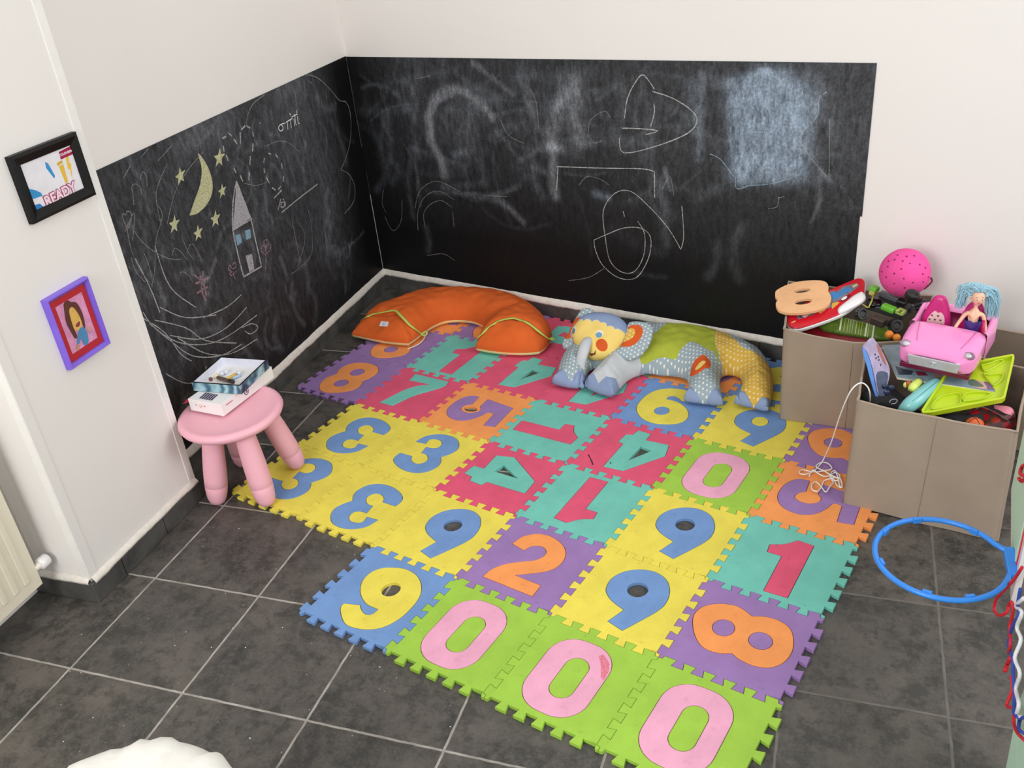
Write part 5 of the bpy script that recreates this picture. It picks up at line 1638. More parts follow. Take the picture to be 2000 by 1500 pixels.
# ---- pink convertible
CP = mat('candy_pink_gloss', (244, 146, 204), 0.18, 0.015)
CP.node_tree.nodes['Principled BSDF'].inputs['Coat Weight'].default_value = 0.3
MG = mat('magenta_plastic', (212, 40, 128), 0.3, 0.04)
CHR = mat('silver_trim', (206, 206, 212), 0.32, 0.05, metal=0.35)
CAR = tag(thing('toy_car', '', ''), 'pink doll convertible with silver grille on top of the front bin', 'toy car')
c0 = pz(1823, 722, 0.385)
CM = Matrix.Translation(c0) @ Matrix.Rotation(-0.33, 4, 'Z') @ Matrix.Rotation(math.radians(3), 4, 'X') @ Matrix.Diagonal((0.95, 0.92, 1.0, 1.0))
def loft(name, st, m, seg=28, ex=4.0, parent=CAR):
    """stations (y, half width, z0, z1): super-ellipse sections"""
    V, Fc = [], []
    for (y, hw, z0, z1) in st:
        for k in range(seg):
            a = 2 * PI * k / seg
            c, s_ = math.cos(a), math.sin(a)
            x = hw * math.copysign(abs(c) ** (2 / ex), c)
            z = (z0 + z1) / 2 + (z1 - z0) / 2 * math.copysign(abs(s_) ** (2 / ex), s_)
            V.append(CM @ Vector((x, y + 0.0, z)))
    n = len(st)
    for i in range(n - 1):
        for k in range(seg):
            k2 = (k + 1) % seg
            Fc.append((i * seg + k, i * seg + k2, (i + 1) * seg + k2, (i + 1) * seg + k))
    Fc.append(tuple(range(seg)))
    Fc.append(tuple(reversed([(n - 1) * seg + k for k in range(seg)])))
    return mesh(name, V, Fc, m, parent, True)
loft('front_body', [(-0.010, 0.060, 0.012, 0.040), (-0.004, 0.082, 0.004, 0.050), (0.004, 0.093, 0.0, 0.056), (0.02, 0.099, 0.0, 0.063), (0.05, 0.101, 0.0, 0.070), (0.085, 0.101, 0.0, 0.076), (0.108, 0.100, 0.0, 0.079), (0.118, 0.099, 0.0, 0.074)], CP, 40, 5.0)
for s_ in (-1, 1):
    V, Fc = [], []
    st = [(0.105, 0.078), (0.14, 0.070), (0.17, 0.072), (0.20, 0.080), (0.225, 0.078)]
    for (y, zt) in st:
        for (x, z) in ((0.101, 0.0), (0.101, zt - 0.008), (0.097, zt), (0.088, zt), (0.086, zt - 0.008), (0.086, 0.0)):
            V.append(CM @ Vector((s_ * x, y, z)))
    for i in range(len(st) - 1):
        for k in range(5):
            Fc.append((i * 6 + k, i * 6 + k + 1, (i + 1) * 6 + k + 1, (i + 1) * 6 + k))
    mesh('side_body', V, Fc, CP, CAR, True)
loft('rear_body', [(0.192, 0.094, 0.0, 0.080), (0.200, 0.098, 0.0, 0.088), (0.222, 0.098, 0.0, 0.088), (0.245, 0.092, 0.0, 0.078), (0.255, 0.080, 0.01, 0.066)], CP, 36, 5.0)
box('cockpit_floor', -0.088, 0.088, 0.11, 0.198, 0.004, 0.022, MG, CAR, 0, CM)
def seat(cx, hearts):
    P = [(-0.034, 0.02), (-0.036, 0.07), (-0.026, 0.104), (-0.017, 0.122), (-0.008, 0.130), (0.010, 0.130), (0.019, 0.120), (0.026, 0.104), (0.036, 0.07), (0.034, 0.02)]
    P = [(p.x, p.y) for p in catmull(P, True, 4)]
    Ms = CM @ Matrix.Translation((cx, 0.158, 0)) @ Matrix.Rotation(math.radians(80), 4, 'X')
    s0 = cushion('seat', P, Ms, 0.010, 0.012, MG, CAR, step=0.006, wr=0)
    if hearts:
        Q = [(p.x, p.y) for p in catmull([(-0.021, 0.03), (-0.023, 0.060), (-0.015, 0.078), (-0.006, 0.088), (0.002, 0.084), (0.010, 0.086), (0.020, 0.076), (0.024, 0.055), (0.022, 0.03)], True, 4)]
        prism('heart_panel', Q, [], 0.0098, 0.0108, mat('blush_print', (246, 206, 206), 0.4), s0, Ms, 0)
        for (hx, hy) in [(-0.012, 0.074), (0.004, 0.075), (-0.017, 0.062), (-0.003, 0.063), (0.012, 0.064), (-0.011, 0.050), (0.004, 0.051), (0.017, 0.052), (-0.017, 0.038), (-0.002, 0.038), (0.012, 0.038)]:
            hp = [(hx + 0.0032 * q[0], hy + 0.0030 * q[1]) for q in [(0, -1), (1, 0.1), (0.9, 0.8), (0.45, 1), (0, 0.6), (-0.45, 1), (-0.9, 0.8), (-1, 0.1)]]
            prism('printed_heart', hp, [], 0.0108, 0.0112, mat('plum_print', (120, 60, 84), 0.4), s0, Ms, 0)
seat(-0.045, True)
seat(0.048, False)
gr = prism('grille', [(-0.062, 0.010), (0.062, 0.010), (0.068, 0.037), (-0.068, 0.037)], [], -0.004, 0.0066, CHR, CAR, CM @ Matrix(((1, 0, 0, 0), (0, 0, -1, -0.0065), (0, 1, 0, 0), (0, 0, 0, 1))), 0.001)
GM = CM @ Matrix(((1, 0, 0, 0), (0, 0, -1, -0.0132), (0, 1, 0, 0), (0, 0, 0, 1)))
for k in range(22):
    x = -0.054 + k * 0.00515
    if abs(x) < 0.012:
        continue
    prism('grille_bar', [(x, 0.013), (x + 0.0018, 0.013), (x + 0.0018, 0.034), (x, 0.034)], [], 0, 0.0008, CHR, gr, GM, 0)
em = [Vector((0.0075 * math.cos(a) , 0.024 + 0.0065 * math.sin(a), 0.002)) for a in [PI * k / 9 * 1.9 + 0.3 for k in range(10)]]
tube('emblem', [GM @ p for p in em], 0.0013, CHR, gr, 8, sub=3)
tube('emblem', [GM @ Vector(p) for p in [(0.007, 0.029, 0.002), (0.001, 0.0285, 0.003), (-0.003, 0.0255, 0.003), (0.003, 0.0225, 0.003), (-0.001, 0.0195, 0.003), (-0.007, 0.019, 0.002)]], 0.0015, CHR, gr, 8, sub=3)
for s_ in (-1, 1):
    q = CM @ Vector((s_ * 0.076, 0.012, 0.056))
    Mh = CM.to_3x3().to_4x4() @ Matrix.Rotation(s_ * -0.5, 4, 'Z') @ Matrix.Rotation(0.9, 4, 'X')
    Mh.translation = q
    Q = [(s_ * a * 1.45, b * 1.35) for a, b in [(-0.016, -0.006), (-0.004, -0.009), (0.010, -0.006), (0.015, 0.002), (0.008, 0.008), (-0.002, 0.005)]]
    hl = prism('headlight', [(p.x, p.y) for p in catmull(Q, True, 4)], [], -0.003, 0.0028, BLK if False else mat('lamp_surround', (150, 120, 140), 0.25), CAR, Mh, 0.001)
    ball('lamp_lens', Mh @ Vector((s_ * 0.005, 0, 0.001)), 0.0102, CHR, hl, (1, 1, 0.6), None, 16, 10)
for s_ in (-1, 1):                # hood creases and the windscreen post
    tube('hood_line', [CM @ Vector(p) for p in [(s_ * 0.074, 0.104, 0.0798), (s_ * 0.066, 0.06, 0.0732), (s_ * 0.056, 0.022, 0.0648)]], 0.0008, mat('hood_line_pink', (216, 110, 176), 0.3), CAR, 5)
tube('windscreen_post', [CM @ Vector(p) for p in [(0.088, 0.112, 0.076), (0.082, 0.128, 0.104)]], 0.0035, mat('crimson_plastic', (196, 30, 90), 0.3), CAR, 8)
box('underbody', -0.090, 0.090, 0.002, 0.235, -0.012, 0.002, mat('wine_plastic', (110, 20, 56), 0.4), CAR, 0.002, CM)
for s_ in (-1, 1):
    ball('fog_lamp', CM @ Vector((s_ * 0.084, -0.001, 0.018)), 0.0028, CP, CAR, (1, 0.5, 1), None, 8, 6)

# ---- doll
SKIN = mat('doll_skin', (240, 188, 158), 0.4, 0.02)
DL = tag(thing('doll', '', ''), 'fashion doll with pale blue hair and purple strapless dress sitting in the pink car', 'doll')
def skin_body(name, nodes, edges, m, parent, M, lv=2):
    me = bpy.data.meshes.new(name)
    me.from_pydata([M @ Vector(n_[0]) for n_ in nodes], edges, [])
    o = link(name, me, m, parent)
    sk = o.modifiers.new('s', 'SKIN')
    sk.use_smooth_shade = True
    for i, n_ in enumerate(nodes):
        r = n_[1]
        me.skin_vertices[0].data[i].radius = (r, r) if not hasattr(r, '__len__') else r
        me.skin_vertices[0].data[i].use_root = (i == 0)
    sb = o.modifiers.new('d', 'SUBSURF')
    sb.levels = lv
    sb.render_levels = lv
    return o
DMt = CM @ Matrix.Translation((0.052, 0.138, 0.034)) @ Matrix.Rotation(0.30, 4, 'Z') @ Matrix.Rotation(0.04, 4, 'Y') @ Matrix.Scale(1.22, 4)
nodes = [((0, 0, 0), (0.016, 0.013)), ((0, 0.001, 0.028), (0.011, 0.009)), ((0, 0, 0.050), (0.0155, 0.011)), ((0, 0.002, 0.067), (0.011, 0.007)), ((0, 0.002, 0.080), 0.0042), ((0, 0.001, 0.090), 0.0040),
         ((-0.018, 0.002, 0.062), 0.0060), ((-0.030, -0.004, 0.040), 0.0046), ((-0.041, -0.018, 0.022), 0.0038), ((-0.046, -0.030, 0.014), 0.0030),
         ((0.018, 0.002, 0.062), 0.0060), ((0.026, -0.002, 0.038), 0.0046), ((0.027, -0.016, 0.020), 0.0038), ((0.026, -0.030, 0.016), 0.0030),
         ((-0.012, -0.02, 0.002), 0.010), ((-0.014, -0.055, 0.006), 0.008), ((0.012, -0.02, 0.002), 0.010), ((0.014, -0.055, 0.006), 0.008)]
edges_ = [(0, 1), (1, 2), (2, 3), (3, 4), (4, 5), (3, 6), (6, 7), (7, 8), (8, 9), (3, 10), (10, 11), (11, 12), (12, 13), (0, 14), (14, 15), (0, 16), (16, 17)]
skin_body('body', nodes, edges_, SKIN, DL, DMt)
HDM = DMt @ Matrix.Translation((0.000, -0.001, 0.104)) @ Matrix.Rotation(0.15, 4, 'Z') @ Matrix.Rotation(-0.12, 4, 'X')
V, Fc = ball_vf((0, 0, 0), 1.0, 28, 20)
W = []
for v in V:
    x, y, z = v
    w_ = 0.0142 if z > 0 else 0.0142 * (1 - 0.42 * (-z) ** 1.3)
    q = Vector((x * w_, y * 0.0150, z * (0.0175 if z > 0 else 0.0188)))
    if y < 0:                     # nose, lips and chin
        q.y -= 0.0030 * math.exp(-((x / 0.14) ** 2 + ((z + 0.18) / 0.16) ** 2))
        q.y -= 0.0012 * math.exp(-((x / 0.22) ** 2 + ((z + 0.50) / 0.08) ** 2))
        q.y -= 0.0012 * math.exp(-((x / 0.25) ** 2 + ((z + 0.85) / 0.15) ** 2))
        q.y += 0.0012 * math.exp(-(((abs(x) - 0.36) / 0.2) ** 2 + ((z + 0.02) / 0.14) ** 2))
    W.append(HDM @ q)
hd = mesh('head', W, Fc, SKIN, DL, True)
for s_ in (-1, 1):
    def onf(x, z, r, sc, m, nm, lift=0.0):
        yy = -0.0150 * math.sqrt(max(0, 1 - (x / 0.0142) ** 2 - (z / 0.018) ** 2)) - 0.0002 - lift
        ball(nm, HDM @ Vector((x, yy, z)), r, m, hd, sc, HDM.to_3x3().to_4x4(), 12, 8)
    onf(s_ * 0.0054, -0.0005, 0.0023, (1.2, 0.35, 0.75), mat('eye_white', (240, 236, 232), 0.3), 'eye')
    onf(s_ * 0.0054, -0.0005, 0.0013, (1, 0.4, 1), mat('iris_brown', (70, 50, 50), 0.3), 'iris', 0.0007)
    onf(s_ * 0.0056, 0.0042, 0.0022, (1.3, 0.3, 0.22), mat('brow', (150, 100, 80), 0.6), 'eyebrow')
    ball('ear', HDM @ Vector((s_ * 0.0145, 0.001, -0.002)), 0.0034, SKIN, hd, (0.4, 0.7, 1.1), HDM.to_3x3().to_4x4(), 10, 8)
ball('lips', HDM @ Vector((0, -0.0144, -0.0092)), 0.0030, mat('lip_rose', (206, 96, 104), 0.35), hd, (1.2, 0.4, 0.5), HDM.to_3x3().to_4x4(), 12, 8)
# bodice
V, Fc = [], []
for (z, rx, ry) in [(0.0, 0.020, 0.017), (0.014, 0.0165, 0.0145), (0.028, 0.0135, 0.0115), (0.040, 0.0170, 0.0140), (0.047, 0.0185, 0.0150), (0.051, 0.0178, 0.0140)]:
    for k in range(24):
        a = 2 * PI * k / 24
        zz = z + (0.0018 * math.cos(6 * a) if z > 0.05 else 0)
        V.append(DMt @ Vector((rx * math.cos(a), ry * math.sin(a), zz)))
for i in range(5):
    for k in range(24):
        Fc.append((i * 24 + k, i * 24 + (k + 1) % 24, (i + 1) * 24 + (k + 1) % 24, (i + 1) * 24 + k))
mesh('bodice', V, Fc, mat('violet_satin', (70, 52, 130), 0.35, 0.1), DL, True)
V, Fc = [], []
for i, (z, r) in enumerate([(0.014, 0.0175), (0.006, 0.022), (0.002, 0.028), (-0.004, 0.030)]):
    for k in range(32):
        a = 2 * PI * k / 32
        q = r * (1 + 0.09 * math.sin(8 * a) * i / 3)
        V.append(DMt @ Vector((q * 0.85 * math.cos(a), q * math.sin(a) - 0.008 * i, z + 0.002 * math.sin(5 * a) * i)))
for i in range(3):
    for k in range(32):
        Fc.append((i * 32 + k, i * 32 + (k + 1) % 32, (i + 1) * 32 + (k + 1) % 32, (i + 1) * 32 + k))
mesh('skirt', V, Fc, mat('lilac_tulle', (206, 160, 206), 0.5, 0.1), DL, True)
# hair: many fine locks from the scalp, fuller to both sides
HB = mat('pale_blue_hair', (156, 198, 214), 0.38, 0.16, 300.0)
V, Fc = [], []
for k in range(420):
    a = R.uniform(0, 2 * PI)
    el_ = R.uniform(0.15, 1.5)
    sx, sy, sz = math.cos(a) * math.cos(el_), math.sin(a) * math.cos(el_), math.sin(el_)
    if sy < -0.35 and sz < 0.75:
        continue
    root = Vector((sx * 0.0146, sy * 0.0154, sz * 0.018))
    side = 1 if sx + R.uniform(-0.25, 0.25) > 0 else -1
    if side > 0:
        end = Vector((0.042 + R.uniform(-0.018, 0.012), 0.012 + R.uniform(-0.008, 0.016), -0.040 + R.uniform(-0.016, 0.026)))
    else:
        end = Vector((-0.034 + R.uniform(-0.008, 0.016), 0.010 + R.uniform(-0.008, 0.016), -0.020 + R.uniform(-0.016, 0.028)))
    mid = (root + end) / 2 + Vector((side * R.uniform(0.004, 0.012), 0.004, R.uniform(0.006, 0.018)))
    up1 = root + Vector((sx, sy + 0.3, sz)) * R.uniform(0.004, 0.011)
    P = catmull([tuple(root), tuple(up1), tuple(mid), tuple(end)], False, 4)
    tube_vf([HDM @ p for p in P], [0.0014] * (len(P) - 4) + [0.0012, 0.001, 0.0008, 0.0003], 5, V, Fc, cap=False)
mesh('hair', V, Fc, HB, DL, True)
bpy.context.view_layer.update()

# ---- lime tray
LIME = mat('lime_plastic', (184, 208, 34), 0.28, 0.03)
M, f = plane(1890, 765, 0.352, (-0.10, -0.28, 0.95))
TR = tag(thing('divided_tray', '', ''), 'lime green divided plastic tray tilted in the front bin under the board book', 'tray')
to = f([(1870, 182), (1892, 190), (1895, 230), (1800, 640), (1770, 668), (1000, 815), (900, 822), (885, 790), (930, 720), (1180, 330), (1240, 300)], ZC)
toi = [(p.x, p.y) for p in offset_loop(ccw([Vector(q) for q in to]), 0.006)]
prism('rim', to, [toi], -0.012, 0.004, LIME, TR, M, 0.0012)
prism('tray_floor', toi, [], -0.012, -0.009, LIME, TR, M, 0, bottom=True)
for L in ([(1000, 760), (1060, 640), (1200, 590), (1310, 590), (1320, 690), (1250, 730)], [(1345, 670), (1340, 600), (1450, 570), (1640, 580), (1600, 630), (1480, 665)], [(1560, 370), (1640, 380), (1760, 370), (1780, 420), (1700, 500), (1640, 480)],
          [(1540, 280), (1620, 260), (1740, 220), (1790, 240), (1700, 300), (1600, 350), (1560, 340)]):
    q = f(L, ZC, 4)
    qi = [(p.x, p.y) for p in offset_loop(ccw([Vector(a) for a in q]), 0.003)]
    prism('divider', q, [qi], -0.009, -0.002, LIME, TR, M, 0.0010)

# ---- teal toy ring, blue cloth book, odds and ends in the front bin
TQ = mat('pale_teal_plastic', (128, 194, 194), 0.3, 0.04)
TT = tag(thing('toy_phone', '', ''), 'pale teal curved plastic toy with yellow-green inlay below the board book', 'toy')
pts = [pz(*ZC(*q), z) for q, z in [((1060, 490), 0.345), ((960, 570), 0.340), ((850, 660), 0.332), ((760, 730), 0.322), ((690, 800), 0.300)]]
tube('shell', pts, [0.017, 0.020, 0.021, 0.020, 0.016], TQ, TT, 18, 1.0, sub=4)
tube('shell_seam', [p + Vector((0.004, -0.010, 0.0185)) for p in pts[:4]], 0.0006, mat('teal_groove', (70, 120, 124), 0.4), TT, 5, sub=4)
tube('inlay', [pz(*ZC(*q), z) for q, z in [((860, 470), 0.352), ((800, 530), 0.349), ((770, 570), 0.344)]], [0.010, 0.012, 0.008], mat('yellow_green_plastic', (206, 222, 110), 0.3), TT, 12, sub=3)
ball('button', pz(*ZC(745, 500), 0.350), 0.0070, mat('rust_plastic', (170, 84, 54), 0.3), TT, (1, 1, 1.4))
ball('button', pz(*ZC(715, 510), 0.346), 0.0060, mat('yellow_green_plastic', (206, 222, 110), 0.3), TT, (1, 1, 1.4))
M, f = plane(1705, 730, 0.350, (-0.35, -0.75, 0.40))
CBk = tag(thing('cloth_book', '', ''), 'blue and lilac soft cloth book standing at the left end of the front bin', 'book')
prism('cloth_cover', f([(248, 92), (290, 40), (345, -8), (385, 30), (450, 130), (500, 230), (540, 330), (535, 440), (500, 560), (480, 700), (440, 710), (400, 560), (370, 400), (330, 250), (290, 150)], ZC, 2), [], -0.004, 0.0, mat('lilac_print', (172, 158, 190), 0.6, 0.2, 60), CBk, M, 0.001, bottom=True)
prism('page', f([(246, 96), (288, 150), (330, 255), (365, 400), (395, 560), (440, 712), (410, 700), (340, 480), (300, 320), (262, 200)], ZC, 2), [], -0.010, 0.003, mat('sky_blue_cloth', (84, 140, 216), 0.6, 0.05), CBk, M, 0.001, bottom=True)
prism('rust_print', f([(400, 60), (440, 120), (480, 210), (510, 300), (470, 260), (420, 150)], ZC, 2), [], 0.0, 0.0005, mat('rust_cloth', (166, 96, 90), 0.6, 0.1), CBk, M, 0)
for (x, y) in ((385, 180), (395, 220), (425, 240), (445, 292), (420, 205)):
    prism('face_print', f(ell(x, y, 8, 12, 0.3), ZC), [], 0.0, 0.0006, mat('dark_plum', (60, 36, 60), 0.6), CBk, M, 0)
prism('dark_panel', f([(395, 400), (440, 360), (520, 380), (520, 470), (480, 600), (478, 700), (440, 690), (410, 540)], ZC, 2), [], 0.0, 0.0005, mat('midnight_print', (58, 72, 104), 0.5, 0.3, 80), CBk, M, 0)
NV = mat('navy_plastic', (40, 52, 78), 0.25, 0.1)
FN = tag(thing('toy_propeller', '', ''), 'dark blue three-lobed plastic toy piece beside the blue cloth book', 'toy')
c_ = pz(*ZC(520, 555), 0.336)
for k in range(3):
    a = 0.4 + k * 2 * PI / 3
    ball('lobe', c_ + Vector((0.009 * math.cos(a), 0.004 * math.sin(a), 0.009 * math.sin(a))), 0.0085, NV, FN, (1, 0.5, 1))
tag(tube('curled_wire', [pz(*ZC(*q), 0.325) for q in [(540, 700), (560, 672), (600, 664), (625, 680), (600, 710), (560, 715)]], 0.0012, mat('grey_wire', (150, 150, 156), 0.3), None, 6, sub=4), 'thin grey curled wire between the cloth book and the teal toy', 'wire')
DK = mat('dark_cloth', (34, 34, 38), 0.8, 0.2)
V, Fc = [], []
M, f = plane(1745, 790, 0.285, (0, 0, 1))
o = cushion('dark_cloth', f([(230, 620), (400, 520), (640, 600), (900, 820), (1400, 830), (1880, 760), (1850, 1050), (1300, 950), (700, 800), (300, 700)], ZC, 3), M, 0.02, 0.05, DK, None, step=0.012, wr=0.004)
tag(o, 'crumpled dark cloth filling the bottom of the front bin', 'cloth')
# basketball, spotted bag, pink tuft
BB = tag(thing('mini_basketball', '', '', pz(*ZC(1460, 965), 0.284)), 'small orange toy basketball with black seams near the front bin rim', 'ball')
rb = 0.0250
ball('ball_skin', (0, 0, 0), rb, mat('basketball_orange', (226, 104, 56), 0.5, 0.05, 20, 0.2, 900), BB, seg=24, rings=14)
for ax in (Matrix.Rotation(0.5, 4, 'Z') @ Matrix.Rotation(PI / 2, 4, 'X'), Matrix.Rotation(0.5 + PI / 2, 4, 'Z') @ Matrix.Rotation(PI / 2, 4, 'X'), Matrix.Rotation(0.35, 4, 'X')):
    tube('ball_seam', [ax @ Vector((rb * math.cos(a), rb * math.sin(a), 0)) for a in [2 * PI * k / 24 for k in range(25)]], 0.0009, BLK, BB, 5)
M, f = plane(1950, 815, 0.292, (0, -0.1, 1.0))
RBM = mat_dots('red_spotted_film', (74, 46, 44), (150, 14, 30), n=36, r=0.36)
RBM.node_tree.nodes['Principled BSDF'].inputs['Roughness'].default_value = 0.15
o = cushion('gift_bag', f([(1440, 760), (1500, 745), (1640, 800), (1760, 850), (1900, 880), (1930, 1020), (1700, 1050), (1560, 1000), (1500, 920), (1380, 900), (1400, 820)], ZC, 4), M, 0.022, 0.03, RBM, None, step=0.007, wr=0.0015)
tag(o, 'shiny dark bag with red spots behind the mini basketball', 'bag')
V, Fc = [], []
for k in range(70):
    t = R.random()
    P = [pz(*ZC(1690 + R.uniform(-15, 15), 745 + R.uniform(-15, 15)), 0.325), pz(*ZC(1780 + 60 * t, 770 + 60 * (1 - t) - 20), 0.335), pz(*ZC(1860 + 30 * t, 800 + 40 * (1 - t)), 0.328), pz(*ZC(1905 - 60 * (1 - t), 880 - 20 * t), 0.305)]
    Q = catmull([tuple(p) for p in P], False, 4)
    tube_vf(Q, 0.0011, 4, V, Fc, cap=False)
o = mesh('pink_doll_hair', V, Fc, mat('dusty_pink_hair', (214, 130, 150), 0.4, 0.15, 300), None, True)
tag(o, 'tuft of dusty pink doll hair above the red spotted bag', 'toy')

# ---- white cord over the bin edge into a tangle on the mat
WC = mat('white_cable', (240, 238, 234), 0.4, 0.01)
def Z7(x, y):
    return (1180 + x / 3.26, 780 + y / 3.26)
CD = [pz(1699, 785, 0.30), pz(1699, 768, 0.345), pz(1694, 755, 0.366), pz(1684, 748, 0.378), pz(1672, 752, 0.378), pz(1660, 766, 0.36), pz(1649, 790, 0.31), pz(1638, 820, 0.24), pz(1625, 860, 0.14), pz(1612, 890, 0.05), pz(1603, 906, 0.016)]
z_ = 0.0128
tang = [(1375, 405), (1330, 460), (1270, 478), (1242, 466), (1262, 448), (1330, 462), (1400, 455), (1450, 440), (1420, 405), (1375, 405), (1350, 430), (1400, 455), (1440, 480), (1480, 500), (1510, 530), (1518, 560), (1500, 550), (1490, 500), (1470, 455), (1445, 470),
        (1455, 510), (1490, 515), (1500, 485), (1470, 465), (1440, 495), (1460, 530), (1440, 550), (1412, 590), (1385, 560), (1350, 525), (1322, 545), (1325, 575), (1360, 585), (1385, 555), (1400, 520), (1440, 505), (1500, 500), (1515, 560), (1480, 545), (1450, 490), (1400, 490), (1360, 470), (1330, 450), (1305, 490)]
for k, q in enumerate(tang[1:]):
    CD.append(pz(*Z7(*q), z_ + 0.004 * (1 + math.sin(k * 1.3))))
tag(tube('power_cord', CD, 0.0019, WC, None, 7, sub=4), 'thin white cord hanging from the front bin into a tangle on the mat', 'cord')

# ================================================================== FRAMES ON THE PILLAR
WM = Matrix(((0, 0, 1, PX), (1, 0, 0, 0), (0, 1, 0, 0), (0, 0, 0, 1)))      # local x -> +y, y -> up, z -> out
def wall_frame(name, label, y0, y1, z0, z1, wd_, dep, mf, shear=0.0, slope=0.0):
    o = tag(thing(name, '', '', (0, 0, 0)), label, 'picture frame', 'picture frames on the pillar')
    bars = []
    for (a, b, c, d) in (((y0, z0), (y1, z0), (y1 - wd_, z0 + wd_), (y0 + wd_, z0 + wd_)), ((y1, z0), (y1, z1), (y1 - wd_, z1 - wd_), (y1 - wd_, z0 + wd_)), ((y1, z1), (y0, z1), (y0 + wd_, z1 - wd_), (y1 - wd_, z1 - wd_)), ((y0, z1), (y0, z0), (y0 + wd_, z0 + wd_), (y0 + wd_, z1 - wd_))):
        V = []
        for (p, hz) in ((a, dep * 0.75), (b, dep * 0.75), (c, dep * 0.8), (d, dep * 0.8)):
            V.append(Vector((p[0], p[1], 0)))
        V2 = [Vector((a[0], a[1], dep * 0.8)), Vector((b[0], b[1], dep * 0.8))]
        m1 = [Vector((a[0] * .7 + d[0] * .3, a[1] * .7 + d[1] * .3, dep)), Vector((b[0] * .7 + c[0] * .3, b[1] * .7 + c[1] * .3, dep))]
        m2 = [Vector((d[0], d[1], dep * 0.6)), Vector((c[0], c[1], dep * 0.6))]
        VV = [V[0], V[1]] + V2 + m1 + m2 + [V[3], V[2]]
        VV = [WM @ v for v in VV]
        Fq = [(0, 1, 3, 2), (2, 3, 5, 4), (4, 5, 7, 6), (6, 7, 9, 8)]
        mesh('frame_bar', VV, Fq, mf, o)
    return o
def onw(M0, name, P, z, m, parent, sub=1):
    Q = [(p.x, p.y) for p in catmull(P, True, sub)] if sub > 1 else P
    return prism(name, Q, [], z - 0.0004, z, m, parent, M0, 0)
FR1 = wall_frame('framed_print', 'square black frame with a white printed sheet reading READY, upper one on the pillar', 0.440, 0.658, 0.992, 1.153, 0.026, 0.018, mat('black_frame_gloss', (9, 9, 10), 0.45, spec=0.3))
pa = onw(WM, 'printed_sheet', [(0.464, 1.016), (0.634, 1.016), (0.634, 1.129), (0.464, 1.129)], 0.0075, mat('print_white', (236, 234, 240), 0.35), FR1)
def pr(P, rgb, z=0.0080, sub=1, nm='printed_shape'):
    return onw(WM, nm, P, z, mat('print_%d_%d_%d' % rgb, rgb, 0.35, 0.05), pa, sub)
pr([(0.590, 1.103), (0.634, 1.104), (0.634, 1.124), (0.591, 1.121)], (170, 24, 72))
text('printed_word', 'COLOURING', 0.0082, WM @ Matrix.Translation((0.613, 1.1128, 0.0083)), mat('print_white', (236, 234, 240)), pa, bold=0.0002, ext=0.0003)
pr([(0.574, 1.092), (0.592, 1.094), (0.592, 1.101), (0.574, 1.099)], (222, 178, 60))
pr([(0.577, 1.090), (0.592, 1.091), (0.589, 1.048), (0.580, 1.046)], (232, 190, 70))
pr([(0.606, 1.102), (0.616, 1.104), (0.612, 1.086), (0.617, 1.086), (0.603, 1.045), (0.608, 1.075), (0.602, 1.074)], (240, 200, 70))
pr([(0.541, 1.112), (0.548, 1.106), (0.556, 1.073), (0.551, 1.068), (0.538, 1.098)], (60, 150, 210))
pr([(0.464, 1.072), (0.486, 1.060), (0.498, 1.050), (0.500, 1.042), (0.470, 1.044)], (60, 150, 210))
pr([(0.464, 1.016), (0.492, 1.016), (0.484, 1.028), (0.466, 1.030)], (50, 130, 200))
text('printed_word', 'READY', 0.034, WM @ Matrix.Translation((0.552, 1.0275, 0.0083)) @ Matrix.Rotation(0.05, 4, 'Z'), mat('print_maroon', (160, 60, 100)), pa, bold=0.0030, ext=0.0002)
text('printed_word', 'READY', 0.034, WM @ Matrix.Translation((0.552, 1.0275, 0.0089)) @ Matrix.Rotation(0.05, 4, 'Z'), mat('print_blush', (246, 214, 228)), pa, bold=0.0011, ext=0.0002)

FR2 = wall_frame('framed_painting', 'purple frame with a painted portrait on a red mat, lower one on the pillar', 0.392, 0.541, 0.623, 0.815, 0.012, 0.020, mat('violet_frame', (128, 96, 214), 0.35, 0.05))
mt = onw(WM, 'red_mat', [(0.403, 0.634), (0.530, 0.634), (0.530, 0.804), (0.403, 0.804)], 0.0070, mat('red_card', (190, 36, 44), 0.6), FR2)
pp = onw(WM, 'painting', [(0.420, 0.654), (0.513, 0.654), (0.513, 0.784), (0.420, 0.784)], 0.0078, mat('pink_wash', (222, 150, 190), 0.6, 0.18, 60), mt)
def pq(P, rgb, z, nm, sub=4):
    return onw(WM, nm, P, z, mat('paint_%d_%d_%d' % rgb, rgb, 0.6, 0.12, 60), mt, sub)
pq([(0.440, 0.700), (0.435, 0.735), (0.442, 0.765), (0.448, 0.782), (0.462, 0.784), (0.470, 0.776), (0.486, 0.766), (0.492, 0.735), (0.488, 0.705), (0.482, 0.698), (0.480, 0.735), (0.470, 0.762), (0.455, 0.758), (0.450, 0.72), (0.452, 0.690), (0.444, 0.686)], (96, 48, 40), 0.0092, 'painted_hair')
pq([(0.450, 0.712), (0.447, 0.740), (0.455, 0.761), (0.470, 0.764), (0.480, 0.752), (0.481, 0.718), (0.474, 0.702), (0.460, 0.700)], (222, 180, 90), 0.0086, 'painted_face')
pq([(0.458, 0.714), (0.466, 0.719), (0.475, 0.720), (0.472, 0.711), (0.464, 0.709)], (140, 52, 64), 0.0090, 'painted_mouth')
pq([(0.466, 0.702), (0.478, 0.702), (0.486, 0.690), (0.484, 0.668), (0.476, 0.655), (0.464, 0.657), (0.460, 0.676), (0.450, 0.668), (0.444, 0.672), (0.456, 0.692)], (80, 140, 186), 0.0088, 'painted_dress')
